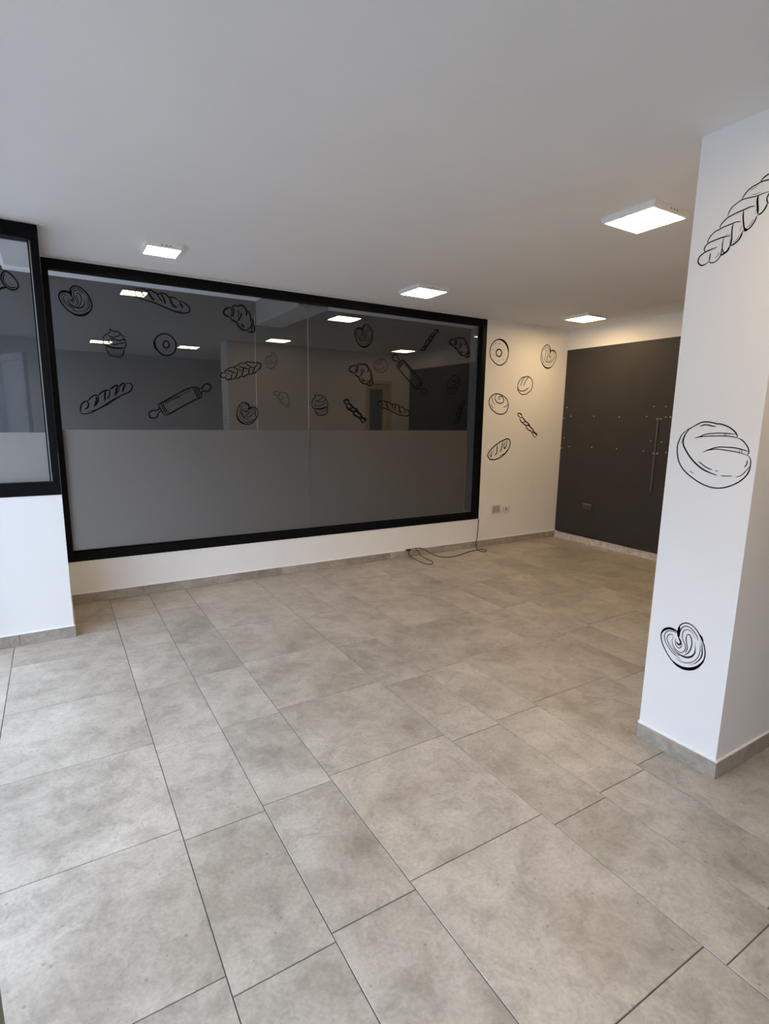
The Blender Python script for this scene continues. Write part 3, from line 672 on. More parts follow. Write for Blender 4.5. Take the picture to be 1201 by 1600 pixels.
'g_braid': [(7.2,0,[(1423,1830),(1402,1830),(1385,1817),(1386,1800),(1404,1790),(1422,1795)]),(6.6,0,[(1422,1795),(1432,1777),(1454,1777),(1473,1785)]),(6.0,0,[(1472,1783),(1491,1782),(1510,1795)]),(6.6,0,[(1513,1788),(1535,1793),(1562,1810)]),(6.6,0,[(1562,1812),(1581,1806),(1607,1820),(1623,1832)]),(6.6,0,[(1623,1833),(1645,1831),(1665,1841)]),(7.2,0,[(1665,1839),(1688,1848),(1704,1867)]),(7.2,0,[(1704,1867),(1727,1882),(1739,1905),(1734,1923),(1713,1932),(1690,1934)]),(7.2,0,[(1690,1934),(1664,1931),(1633,1934),(1607,1929),(1595,1919)]),(6.0,0,[(1595,1919),(1569,1921),(1547,1911),(1535,1896)]),(6.0,0,[(1535,1896),(1513,1891),(1501,1878)]),(6.0,0,[(1501,1878),(1476,1877),(1454,1868),(1442,1855)]),(6.6,0,[(1442,1855),(1424,1846),(1423,1830)]),(6.6,0,[(1442,1855),(1478,1843),(1515,1831)]),(6.6,0,[(1427,1830),(1459,1823)]),(6.0,0,[(1485,1826),(1477,1804),(1473,1786)]),(7.2,0,[(1534,1857),(1525,1825),(1510,1795)]),(6.0,0,[(1501,1878),(1538,1864),(1567,1852)]),(7.2,0,[(1587,1878),(1576,1849),(1566,1812)]),(6.6,0,[(1539,1895),(1583,1883),(1628,1873)]),(6.6,0,[(1640,1892),(1633,1866),(1627,1834)]),(6.0,0,[(1599,1920),(1629,1905),(1655,1889),(1685,1889)]),(6.6,0,[(1701,1917),(1689,1895),(1673,1865),(1665,1843)]),(7.2,0,[(1667,1929),(1705,1921)]),(6.6,0,[(1434,1813),(1422,1795)])],
'g_bag2': [(8.3,0,[(320,1485),(322,1509),(331,1537),(350,1559),(369,1563),(376,1562)]),(7.4,0,[(376,1566),(399,1594),(426,1611),(449,1610)]),(8.2,0,[(451,1612),(475,1636),(501,1649),(531,1651)]),(8.3,0,[(531,1655),(555,1678),(578,1691),(600,1681)]),(8.3,0,[(600,1684),(620,1705),(639,1703)]),(7.1,0,[(643,1704),(666,1713),(685,1703),(691,1685),(682,1660),(658,1639),(622,1622),(579,1596),(532,1562),(494,1537),(448,1512),(406,1487),(362,1472),(330,1469),(320,1485)]),(8.9,0,[(372,1562),(378,1542),(369,1518),(350,1504)]),(8.9,0,[(433,1607),(434,1579),(425,1547),(414,1525)]),(7.5,0,[(449,1608),(444,1568),(428,1535)]),(9.2,0,[(501,1645),(495,1617),(490,1569)]),(7.4,0,[(531,1651),(523,1610),(504,1585)]),(10.0,0,[(583,1685),(575,1648),(563,1611)]),(5.2,0,[(598,1681),(591,1653),(574,1624)]),(8.9,0,[(643,1702),(630,1675),(620,1642)]),(4.5,0,[(367,1490),(418,1499),(471,1528),(510,1557),(556,1587),(611,1619)])],
'g_pin_a': [(8.2,0,[(874,1554),(906,1569),(995,1623),(1089,1676),(1175,1708)]),(8.1,0,[(1175,1708),(1202,1675),(1223,1623)]),(9.0,0,[(1223,1623),(1189,1608),(1083,1553),(988,1498),(925,1464)]),(7.3,0,[(925,1464),(898,1501),(874,1554)]),(6.4,0,[(895,1562),(912,1516),(937,1474)]),(6.4,0,[(908,1567),(926,1521),(951,1484)]),(7.0,0,[(1148,1697),(1172,1655),(1189,1613)]),(7.0,0,[(1165,1702),(1189,1661),(1204,1616)]),(7.8,0,[(878,1543),(881,1520),(858,1505),(832,1505),(807,1490),(801,1467),(815,1447),(841,1445),(864,1459),(875,1487),(893,1501)]),(8.5,0,[(1184,1701),(1207,1692),(1231,1698),(1242,1720),(1266,1733),(1290,1724),(1299,1701),(1283,1676),(1259,1670),(1235,1674),(1220,1652),(1221,1628)]),(4.1,0,[(919,1567),(971,1597),(1041,1627),(1145,1678)]),(4.1,0,[(928,1558),(979,1590),(1049,1620)])],
'g_palmier_b': [(5.7,0,[(1612,1531),(1625,1544),(1624,1559),(1617,1574),(1606,1582),(1590,1588),(1572,1588),(1555,1580),(1542,1566),(1531,1548),(1520,1523),(1513,1496),(1515,1470),(1524,1446),(1539,1425),(1558,1410),(1584,1401),(1610,1399),(1635,1405),(1654,1418),(1674,1437),(1688,1460),(1697,1483),(1700,1506),(1697,1526),(1686,1542),(1671,1550),(1653,1552),(1634,1545),(1612,1531)]),(11.4,1,[(1515,1509),(1513,1490),(1514,1468),(1523,1444),(1539,1425),(1558,1411),(1582,1402),(1611,1400),(1634,1406)]),(7.9,1,[(1557,1581),(1573,1587),(1591,1586),(1609,1576),(1619,1561),(1622,1541)]),(9.1,0,[(1651,1551),(1629,1541),(1613,1530)]),(6.8,1,[(1696,1483),(1690,1461),(1675,1439)]),(5.3,0,[(1615,1533),(1608,1520),(1601,1509),(1591,1507),(1587,1513),(1591,1523)]),(2.6,0,[(1599,1533),(1585,1525),(1576,1513),(1578,1501),(1590,1498),(1602,1505)]),(3.4,0,[(1596,1543),(1579,1538),(1568,1526),(1561,1509),(1563,1493),(1572,1482),(1587,1479),(1601,1484),(1612,1497),(1619,1511),(1634,1524),(1652,1528),(1664,1525),(1672,1514),(1674,1499),(1667,1480)]),(2.8,0,[(1599,1544),(1597,1557),(1584,1561),(1569,1557),(1558,1542),(1551,1520),(1547,1498),(1553,1480)]),(2.6,0,[(1619,1544),(1613,1557),(1600,1570),(1584,1575),(1567,1570),(1553,1554),(1545,1533),(1540,1507),(1542,1486),(1544,1468)]),(5.2,1,[(1563,1535),(1556,1510),(1556,1488),(1563,1470),(1574,1455),(1591,1445),(1613,1444),(1632,1453),(1651,1471)]),(3.1,0,[(1648,1509),(1634,1504),(1618,1490),(1603,1477),(1583,1471)]),(4.3,0,[(1648,1512),(1658,1504),(1653,1491),(1638,1476),(1616,1466),(1593,1463),(1569,1469)]),(3.4,0,[(1617,1526),(1637,1538),(1657,1541),(1674,1535),(1684,1520),(1685,1501),(1680,1480),(1669,1464)]),(3.1,0,[(1533,1485),(1539,1464),(1551,1445),(1572,1432),(1598,1425),(1623,1427),(1645,1437),(1662,1450)]),(4.3,1,[(1552,1435),(1576,1420),(1604,1415),(1630,1418),(1652,1430),(1671,1448),(1678,1462)])],
'g_palmier_c': [(6.3,0,[(2751,2286),(2750,2308),(2738,2317),(2721,2321),(2707,2318),(2692,2308),(2679,2293),(2673,2273),(2674,2251),(2680,2229),(2691,2203),(2707,2177),(2729,2160),(2755,2150),(2781,2148),(2806,2154),(2832,2170),(2851,2191),(2864,2218),(2868,2243),(2867,2274),(2859,2302),(2847,2326),(2832,2344),(2814,2356),(2795,2358),(2777,2350),(2764,2337),(2755,2316),(2751,2286)]),(12.7,1,[(2699,2187),(2712,2172),(2729,2157),(2754,2148),(2781,2148),(2806,2155),(2830,2170),(2852,2194),(2863,2218)]),(8.8,1,[(2674,2275),(2680,2293),(2694,2308),(2714,2316),(2732,2314),(2750,2303)]),(9.3,0,[(2763,2334),(2755,2309),(2752,2287)]),(8.3,1,[(2847,2324),(2859,2304),(2866,2276)]),(5.8,0,[(2751,2291),(2757,2276),(2760,2262),(2754,2252),(2747,2253),(2742,2263)]),(2.9,0,[(2740,2277),(2736,2259),(2739,2243),(2750,2236),(2761,2245),(2763,2260)]),(3.4,0,[(2730,2282),(2722,2264),(2723,2245),(2732,2228),(2746,2218),(2760,2218),(2773,2229),(2780,2244),(2777,2263),(2772,2279),(2772,2300),(2781,2319),(2791,2327),(2806,2327),(2819,2317),(2829,2298)]),(3.4,0,[(2732,2285),(2721,2292),(2708,2285),(2700,2269),(2704,2248),(2715,2227),(2730,2208),(2748,2200)]),(2.9,0,[(2745,2302),(2732,2306),(2712,2305),(2697,2294),(2689,2276),(2691,2253),(2702,2231),(2718,2208),(2736,2195),(2751,2183)]),(6.3,1,[(2713,2248),(2727,2224),(2744,2208),(2763,2201),(2782,2200),(2802,2208),(2819,2226),(2825,2249),(2825,2278)]),(3.4,0,[(2793,2302),(2787,2287),(2787,2263),(2787,2241),(2777,2220)]),(4.4,0,[(2791,2304),(2804,2307),(2811,2294),(2812,2270),(2804,2245),(2789,2222),(2768,2206)]),(3.4,0,[(2758,2288),(2763,2313),(2775,2332),(2791,2343),(2810,2341),(2825,2328),(2838,2309),(2843,2289)]),(3.2,0,[(2730,2186),(2750,2176),(2774,2173),(2799,2182),(2823,2200),(2839,2223),(2847,2248),(2848,2273)]),(4.4,1,[(2783,2167),(2811,2177),(2835,2198),(2851,2223),(2857,2250),(2856,2279),(2851,2295)])],
'g_croissant_b': [(9.7,0,[(2665,1895),(2640,1905),(2622,1913),(2616,1932),(2629,1952),(2655,1963),(2686,1969)]),(7.3,0,[(2686,1969),(2692,1947),(2689,1925),(2672,1898)]),(7.3,0,[(2699,1969),(2709,1950),(2704,1923),(2690,1903)]),(8.4,0,[(2700,1972),(2715,1982),(2735,1984),(2747,1976)]),(10.5,0,[(2747,1976),(2773,1985),(2799,1982),(2816,1963),(2827,1947)]),(9.7,0,[(2672,1895),(2679,1879),(2706,1865),(2721,1854),(2730,1832),(2753,1810),(2779,1799),(2807,1802)]),(4.8,0,[(2749,1948),(2752,1926),(2738,1899)]),(7.3,0,[(2771,1932),(2769,1910),(2747,1885),(2734,1868)]),(7.9,0,[(2824,1947),(2824,1930),(2817,1911)]),(8.5,0,[(2827,1947),(2845,1933),(2854,1908),(2853,1883),(2846,1866)]),(8.4,0,[(2855,1895),(2868,1872),(2870,1844),(2875,1816),(2867,1794),(2845,1785),(2818,1791),(2803,1802)]),(7.1,0,[(2800,1802),(2830,1819),(2847,1836),(2860,1864)]),(6.7,0,[(2862,1839),(2847,1813),(2842,1788)]),(6.3,0,[(2750,1849),(2760,1830),(2779,1821)]),(5.4,0,[(2765,1852),(2775,1835),(2791,1830)]),(6.1,0,[(2698,1892),(2699,1914)])],
'g_croissant_c': [(9.5,0,[(3871,2243),(3844,2253),(3825,2260),(3816,2278),(3828,2298),(3853,2309),(3884,2316)]),(7.7,0,[(3884,2316),(3893,2295),(3892,2273),(3878,2246)]),(7.2,0,[(3898,2316),(3910,2298),(3908,2271),(3895,2252)]),(8.3,0,[(3898,2319),(3913,2329),(3934,2331),(3947,2323)]),(9.6,0,[(3947,2323),(3972,2332),(4000,2331),(4019,2313),(4032,2297)]),(10.2,0,[(3878,2243),(3886,2227),(3916,2214),(3932,2204),(3944,2183),(3970,2162),(3997,2151),(4026,2155)]),(4.8,0,[(3951,2297),(3956,2275),(3945,2248)]),(7.7,0,[(3976,2281),(3976,2260),(3956,2235),(3944,2218)]),(7.7,0,[(4028,2297),(4030,2280),(4025,2261)]),(8.4,0,[(4032,2297),(4052,2284),(4064,2260),(4065,2235),(4060,2219)]),(8.4,0,[(4066,2246),(4082,2225),(4086,2197),(4095,2170),(4089,2148),(4067,2139),(4039,2144),(4022,2155)]),(7.0,0,[(4019,2155),(4049,2172),(4064,2189),(4074,2216)]),(7.0,0,[(4079,2192),(4066,2167),(4064,2142)]),(5.4,0,[(3963,2200),(3976,2181),(3996,2173)]),(5.8,0,[(3978,2203),(3990,2187),(4007,2182)]),(6.4,0,[(3905,2241),(3903,2263)])],
'g_cupcake_b': [(5.3,0,[(2250,1684),(2257,1673),(2273,1670),(2296,1673),(2314,1675),(2328,1667),(2332,1659)]),(5.8,0,[(2250,1684),(2257,1666),(2254,1653),(2237,1633),(2224,1617),(2219,1603),(2224,1590)]),(4.9,0,[(2247,1629),(2264,1622),(2285,1623),(2308,1636),(2331,1658)]),(5.3,0,[(2332,1659),(2350,1655),(2360,1643),(2357,1630)]),(4.9,0,[(2267,1606),(2285,1612),(2308,1612),(2335,1615),(2358,1629),(2373,1630),(2378,1614)]),(5.3,0,[(2259,1601),(2260,1582),(2280,1574),(2308,1576),(2335,1591),(2377,1613)]),(6.7,0,[(2378,1614),(2386,1592),(2382,1574)]),(10.1,0,[(2242,1549),(2260,1550),(2281,1547),(2310,1550),(2341,1558),(2380,1573)]),(4.8,0,[(2224,1590),(2224,1568),(2242,1549)]),(5.8,0,[(2248,1539),(2263,1514),(2278,1492)]),(5.8,0,[(2278,1492),(2304,1487),(2336,1490),(2358,1497),(2378,1510)]),(5.8,0,[(2378,1510),(2380,1541),(2379,1568)]),(3.8,0,[(2283,1538),(2298,1503)]),(3.8,0,[(2300,1543),(2315,1501)]),(3.6,0,[(2314,1545),(2325,1499)]),(3.6,0,[(2328,1549),(2338,1498)]),(3.6,0,[(2341,1553),(2349,1501)]),(3.8,0,[(2353,1557),(2360,1510)]),(3.8,0,[(2365,1561),(2372,1513)]),(9.6,0,[(2271,1522),(2284,1499)])],
'g_cupcake_c': [(5.5,0,[(3879,1949),(3880,1938),(3894,1933),(3917,1933),(3935,1933),(3944,1923),(3944,1914)]),(5.8,0,[(3879,1949),(3876,1930),(3867,1917),(3841,1898),(3821,1883),(3810,1869),(3808,1855)]),(5.0,0,[(3849,1893),(3862,1884),(3882,1882),(3910,1893),(3943,1914)]),(5.4,0,[(3944,1914),(3959,1908),(3962,1894),(3954,1881)]),(5.4,0,[(3857,1867),(3876,1870),(3898,1868),(3925,1868),(3954,1880),(3968,1879),(3966,1862)]),(5.8,0,[(3847,1862),(3839,1842),(3854,1831),(3880,1831),(3913,1843),(3964,1861)]),(6.4,0,[(3966,1862),(3962,1838),(3950,1820)]),(9.5,0,[(3805,1810),(3822,1809),(3841,1804),(3870,1803),(3903,1809),(3948,1819)]),(4.6,0,[(3808,1855),(3798,1832),(3805,1810)]),(5.8,0,[(3806,1799),(3808,1772),(3811,1747)]),(6.3,0,[(3811,1747),(3834,1740),(3865,1739),(3889,1743),(3915,1755)]),(6.3,0,[(3915,1755),(3931,1786),(3944,1814)]),(3.6,0,[(3838,1794),(3836,1756)]),(3.9,0,[(3857,1797),(3851,1752)]),(3.9,0,[(3871,1798),(3859,1749)]),(3.9,0,[(3886,1801),(3871,1747)]),(3.9,0,[(3901,1803),(3883,1749)]),(3.9,0,[(3914,1806),(3897,1756)]),(3.9,0,[(3927,1808),(3911,1759)]),(9.0,0,[(3819,1779),(3821,1753)])],
'g_twist_b': [(11.7,0,[(2589,1599),(2563,1614),(2561,1632),(2585,1642),(2608,1632),(2611,1613)]),(12.7,0,[(2583,1598),(2588,1571),(2621,1544),(2654,1530),(2673,1497),(2721,1476),(2744,1452),(2764,1415)]),(11.7,0,[(2607,1618),(2624,1599),(2656,1572),(2697,1551),(2716,1520),(2750,1498),(2763,1477),(2801,1455),(2764,1418)]),(8.8,0,[(2589,1599),(2624,1602),(2653,1571),(2614,1554)]),(8.8,0,[(2621,1555),(2663,1564),(2700,1545),(2654,1530)]),(10.3,0,[(2658,1530),(2703,1529),(2750,1498),(2735,1478)]),(15.7,0,[(2742,1474),(2797,1451)]),(14.6,0,[(2588,1636),(2603,1629)])],
'g_bag3': [(7.7,0,[(2947,1587),(2984,1578),(3040,1565),(3097,1544),(3153,1521),(3201,1505),(3255,1497),(3298,1499),(3319,1511),(3322,1529),(3311,1548),(3288,1562),(3266,1563)]),(7.8,0,[(3266,1563),(3245,1580),(3220,1590),(3193,1590),(3176,1606),(3146,1614),(3113,1610),(3089,1621),(3062,1633),(3034,1631),(3014,1640),(2985,1640)]),(6.5,0,[(2985,1640),(2958,1639),(2936,1625),(2932,1604),(2947,1587)]),(10.3,0,[(3038,1629),(3044,1605),(3052,1584),(3065,1576)]),(6.9,0,[(3106,1607),(3111,1586),(3121,1567)]),(8.8,0,[(3137,1606),(3144,1582),(3137,1552)]),(12.0,0,[(3196,1587),(3194,1557),(3205,1538),(3221,1529)]),(10.2,0,[(3265,1558),(3265,1540),(3275,1527)]),(7.8,0,[(3203,1508),(3250,1510)]),(6.0,0,[(2986,1636),(2988,1612),(3002,1594)])],
'g_pin_b': [(8.3,0,[(3228,2059),(3253,2035),(3335,1971),(3417,1902),(3475,1834)]),(8.3,0,[(3475,1834),(3449,1800),(3401,1766)]),(8.3,0,[(3401,1766),(3376,1792),(3288,1870),(3205,1939),(3152,1985)]),(7.9,0,[(3152,1985),(3181,2021),(3228,2059)]),(6.4,0,[(3242,2043),(3200,2012),(3165,1977)]),(6.9,0,[(3251,2032),(3209,2002),(3179,1967)]),(6.9,0,[(3457,1855),(3420,1821),(3381,1793)]),(6.4,0,[(3467,1841),(3430,1807),(3388,1781)]),(7.9,0,[(3218,2052),(3195,2042),(3173,2058),(3165,2082),(3143,2100),(3118,2098),(3101,2078),(3107,2054),(3129,2037),(3160,2037),(3180,2025)]),(7.8,0,[(3471,1824),(3468,1800),(3481,1781),(3507,1777),(3528,1759),(3526,1736),(3503,1721),(3473,1728),(3460,1748),(3457,1770),(3430,1778),(3405,1770)]),(4.1,0,[(3255,2022),(3300,1985),(3352,1931),(3436,1852)]),(4.1,0,[(3248,2012),(3296,1975),(3348,1921)])],
'g_twist_a': [(10.4,0,[(3608,2353),(3620,2375),(3642,2387),(3659,2380),(3652,2362),(3630,2350)]),(9.6,0,[(3606,2356),(3575,2338),(3550,2306),(3542,2282),(3508,2254),(3495,2220),(3472,2195),(3435,2167)]),(11.0,0,[(3636,2355),(3616,2336),(3591,2304),(3575,2272),(3544,2246),(3526,2217),(3505,2200),(3488,2169),(3438,2168)]),(7.2,0,[(3608,2353),(3620,2337),(3590,2305),(3561,2315)]),(7.2,0,[(3563,2312),(3584,2296),(3570,2267),(3542,2282)]),(7.8,0,[(3543,2280),(3552,2257),(3526,2217),(3500,2214)]),(12.0,0,[(3497,2208),(3484,2169)]),(13.0,0,[(3652,2375),(3647,2363)])],
'g_twist_c': [(9.1,0,[(4009,1635),(4010,1659),(4027,1671),(4048,1662),(4050,1643),(4033,1631)]),(9.1,0,[(4004,1638),(3982,1620),(3971,1586),(3974,1558),(3952,1529),(3956,1490),(3945,1464),(3920,1433)]),(9.1,0,[(4037,1635),(4026,1615),(4015,1580),(4015,1545),(3996,1517),(3991,1485),(3978,1467),(3975,1433),(3923,1435)]),(6.8,0,[(4009,1635),(4029,1617),(4013,1582),(3978,1595)]),(6.8,0,[(3982,1592),(4012,1572),(4012,1540),(3974,1558)]),(7.4,0,[(3977,1557),(3997,1530),(3991,1485),(3965,1484)]),(11.3,0,[(3964,1477),(3970,1433)]),(11.3,0,[(4044,1657),(4044,1644)])],
'w_donut': [(9.9,0,[(4474,2355),(4531,2347),(4577,2319),(4611,2275),(4621,2224),(4613,2171),(4588,2122),(4541,2087),(4494,2076),(4445,2087),(4395,2116),(4357,2153),(4342,2201),(4348,2255),(4375,2302),(4416,2337),(4474,2355)]),(21.7,1,[(4435,2344),(4474,2352),(4522,2347),(4564,2326),(4600,2286),(4618,2235),(4619,2192)]),(11.9,0,[(4518,2212),(4515,2195),(4504,2181),(4488,2172),(4470,2171),(4452,2177),(4440,2190),(4435,2206),(4437,2223),(4448,2237),(4464,2246),(4483,2247),(4500,2241),(4513,2228),(4518,2212)]),(17.3,0,[(4416,2310),(4426,2316)]),(17.3,0,[(4472,2308),(4482,2314)]),(7.9,0,[(4389,2288),(4393,2291)]),(14.9,0,[(4379,2234),(4387,2239)]),(12.5,0,[(4555,2245),(4561,2249)]),(18.4,0,[(4400,2179),(4409,2185)]),(15.9,0,[(4545,2141),(4554,2146)]),(13.2,0,[(4477,2125),(4483,2129)]),(9.5,0,[(4448,2115),(4453,2118)]),(8.4,0,[(4533,2205),(4537,2207)]),(7.8,0,[(4516,2102),(4520,2105)]),(7.4,0,[(4431,2256),(4435,2259)]),(7.8,0,[(4486,2155),(4490,2158)])],
'w_palmier': [(7.6,0,[(5299,2263),(5303,2290),(5320,2300),(5342,2304),(5362,2299),(5381,2286),(5396,2265),(5402,2238),(5398,2211),(5387,2183),(5369,2151),(5344,2121),(5312,2102),(5277,2093),(5242,2094),(5211,2104),(5179,2127),(5156,2155),(5143,2190),(5141,2221),(5146,2259),(5159,2292),(5178,2320),(5199,2342),(5224,2355),(5249,2356),(5271,2346),(5287,2328),(5296,2301),(5299,2263)]),(16.1,1,[(5356,2133),(5338,2115),(5312,2099),(5277,2090),(5242,2093),(5210,2105),(5182,2127),(5156,2158),(5144,2189)]),(11.1,1,[(5402,2241),(5395,2265),(5378,2285),(5352,2297),(5326,2296),(5301,2284)]),(12.6,0,[(5287,2324),(5295,2292),(5297,2264)]),(10.5,1,[(5178,2319),(5159,2295),(5148,2262)]),(7.4,0,[(5298,2269),(5289,2250),(5283,2233),(5290,2221),(5300,2221),(5307,2233)]),(4.0,0,[(5312,2250),(5315,2228),(5310,2208),(5294,2200),(5281,2213),(5279,2232)]),(4.3,0,[(5326,2256),(5335,2232),(5330,2208),(5316,2187),(5298,2177),(5278,2178),(5262,2193),(5255,2213),(5261,2236),(5270,2256),(5273,2282),(5263,2307),(5250,2318),(5231,2318),(5212,2308),(5197,2285)]),(4.3,0,[(5324,2259),(5340,2267),(5356,2257),(5365,2236),(5358,2210),(5339,2184),(5317,2162),(5292,2154)]),(3.9,0,[(5308,2282),(5327,2286),(5352,2283),(5372,2268),(5381,2244),(5375,2215),(5358,2188),(5333,2161),(5308,2146),(5286,2134)]),(8.6,1,[(5345,2210),(5323,2182),(5298,2165),(5273,2158),(5247,2159),(5222,2171),(5202,2194),(5197,2224),(5201,2259)]),(4.3,0,[(5244,2287),(5251,2267),(5248,2237),(5246,2210),(5256,2183)]),(5.6,0,[(5247,2289),(5231,2294),(5221,2278),(5217,2249),(5224,2216),(5240,2187),(5266,2164)]),(4.3,0,[(5289,2266),(5285,2298),(5272,2323),(5252,2337),(5227,2336),(5206,2322),(5187,2299),(5179,2274)]),(4.0,0,[(5315,2135),(5286,2125),(5254,2124),(5222,2138),(5193,2163),(5176,2193),(5169,2225),(5170,2255)]),(5.6,1,[(5242,2117),(5207,2133),(5178,2161),(5160,2194),(5156,2229),(5160,2264),(5169,2283)])],
'w_bun': [(8.8,0,[(4797,1885),(4805,1904),(4830,1937),(4862,1962),(4903,1969),(4937,1977),(4965,1972),(4998,1957),(5021,1934),(5031,1905),(5030,1870),(5016,1830),(4983,1800),(4940,1778),(4892,1768),(4857,1772),(4817,1796),(4798,1822),(4795,1846),(4797,1885)]),(8.9,0,[(4798,1848),(4812,1822),(4847,1807),(4882,1808),(4922,1819),(4949,1835),(4975,1853)]),(8.4,0,[(4843,1862),(4847,1892),(4868,1931),(4890,1959),(4903,1967)]),(8.9,0,[(4893,1864),(4896,1889),(4920,1929),(4945,1959),(4958,1972)])],
'w_swirl': [(10.4,0,[(4463,1761),(4405,1738),(4371,1702),(4366,1655),(4389,1608),(4440,1568),(4507,1539),(4573,1537),(4630,1559),(4656,1602),(4660,1651),(4635,1704),(4583,1738),(4524,1757),(4463,1761)]),(9.7,0,[(4476,1753),(4450,1722),(4460,1693),(4494,1664),(4540,1657),(4580,1673),(4586,1703),(4559,1732),(4534,1737),(4507,1721),(4512,1703),(4536,1704)]),(6.3,0,[(4409,1727),(4412,1692),(4434,1657),(4460,1640)]),(6.3,0,[(4386,1655),(4404,1626),(4442,1598)]),(7.4,0,[(4584,1613),(4625,1626),(4656,1651)])],
'w_twist': [(11.1,0,[(4864,1502),(4827,1523),(4821,1544),(4851,1551),(4882,1536),(4889,1515)]),(12.5,0,[(4855,1502),(4866,1471),(4913,1434),(4958,1413),(4988,1372),(5054,1341),(5088,1309),(5119,1264)]),(12.5,0,[(4884,1521),(4908,1496),(4954,1459),(5010,1429),(5040,1391),(5088,1360),(5108,1334),(5161,1302),(5119,1267)]),(8.8,0,[(4864,1502),(4907,1499),(4950,1459),(4903,1447)]),(8.8,0,[(4912,1447),(4964,1450),(5015,1422),(4958,1413)]),(10.2,0,[(4963,1413),(5021,1404),(5088,1360),(5072,1341)]),(15.6,0,[(5081,1334),(5157,1299)]),(13.9,0,[(4856,1544),(4877,1533)])],
'w_loaf': [(11.7,0,[(4385,1062),(4391,1092),(4421,1128),(4475,1170),(4531,1200),(4571,1224),(4612,1236),(4661,1254),(4703,1248),(4723,1217),(4718,1167),(4688,1117),(4632,1069),(4559,1033),(4486,1017),(4420,1024),(4385,1062)]),(8.9,0,[(4411,1092),(4421,1061),(4438,1055),(4444,1091),(4438,1122)]),(6.3,0,[(4468,1152),(4464,1097)]),(11.8,0,[(4520,1182),(4521,1102),(4495,1066)]),(11.2,0,[(4604,1224),(4593,1144),(4567,1101)]),(10.4,0,[(4670,1245),(4666,1180),(4640,1140),(4628,1180),(4638,1224)]),(7.0,0,[(4566,1058),(4648,1087),(4687,1130)])],
'l_oval': [(4.5,0,[(-35,2283),(-20,2278),(-3,2263),(14,2240),(23,2218),(20,2200),(6,2186),(-13,2183),(-33,2190),(-50,2209),(-58,2230),(-57,2252),(-49,2271),(-35,2283)]),(3.5,0,[(-38,2270),(-47,2251),(-48,2228),(-39,2210),(-21,2196),(-3,2195),(12,2203)]),(2.0,0,[(-19,2216),(-4,2209)]),(6.5,0,[(-40,2192),(-59,2187),(-79,2171)]),(3.4,0,[(-74,2324),(-57,2310),(-53,2301),(-60,2285),(-75,2279)]),(4.5,0,[(-55,2296),(-36,2285)]),(4.5,0,[(-74,2324),(-102,2320),(-123,2286),(-122,2238),(-104,2202),(-79,2171)])],
'b_palmier': [(6.3,0,[(3035,2349),(3034,2372),(3022,2380),(3007,2381),(2993,2375),(2978,2362),(2967,2342),(2961,2319),(2963,2296),(2969,2272),(2980,2245),(2995,2220),(3017,2205),(3041,2200),(3066,2203),(3089,2214),(3114,2237),(3132,2263),(3143,2295),(3147,2323),(3145,2357),(3137,2385),(3125,2409),(3111,2427),(3094,2436),(3076,2435),(3059,2424),(3047,2406),(3039,2382),(3035,2349)]),(12.6,1,[(2987,2230),(3000,2215),(3016,2203),(3041,2197),(3066,2202),(3089,2215),(3111,2236),(3132,2266),(3142,2294)]),(8.8,1,[(2962,2322),(2968,2343),(2981,2361),(2999,2374),(3017,2375),(3034,2367)]),(9.3,0,[(3046,2404),(3039,2374),(3036,2349)]),(8.3,1,[(3125,2408),(3137,2388),(3144,2359)]),(6.2,0,[(3036,2354),(3041,2338),(3044,2323),(3039,2312),(3032,2311),(3027,2321)]),(2.9,0,[(3025,2336),(3021,2316),(3024,2299),(3035,2293),(3045,2305),(3047,2322)]),(3.6,0,[(3015,2340),(3008,2318),(3010,2298),(3018,2280),(3031,2273),(3045,2275),(3057,2289),(3063,2308),(3060,2328),(3055,2344),(3055,2368),(3063,2390),(3073,2401),(3087,2403),(3100,2395),(3109,2376)]),(3.4,0,[(3017,2343),(3006,2349),(2994,2338),(2987,2320),(2991,2297),(3002,2276),(3017,2258),(3034,2253)]),(2.9,0,[(3030,2365),(3017,2367),(2998,2361),(2984,2347),(2976,2325),(2979,2300),(2989,2278),(3005,2256),(3022,2245),(3037,2235)]),(6.3,1,[(3000,2299),(3013,2276),(3030,2262),(3048,2257),(3066,2260),(3085,2272),(3100,2295),(3106,2321),(3105,2353)]),(3.4,0,[(3075,2374),(3069,2356),(3069,2329),(3070,2305),(3061,2280)]),(4.4,0,[(3073,2376),(3085,2381),(3092,2368),(3093,2342),(3086,2312),(3073,2285),(3053,2263)]),(3.4,0,[(3042,2352),(3047,2380),(3058,2403),(3072,2418),(3090,2419),(3105,2408),(3117,2390),(3122,2368)]),(3.2,0,[(3017,2235),(3036,2227),(3059,2229),(3083,2243),(3105,2267),(3120,2295),(3126,2325),(3128,2352)]),(4.4,1,[(3067,2223),(3094,2240),(3116,2267),(3131,2297),(3136,2329),(3135,2360),(3130,2377)])],
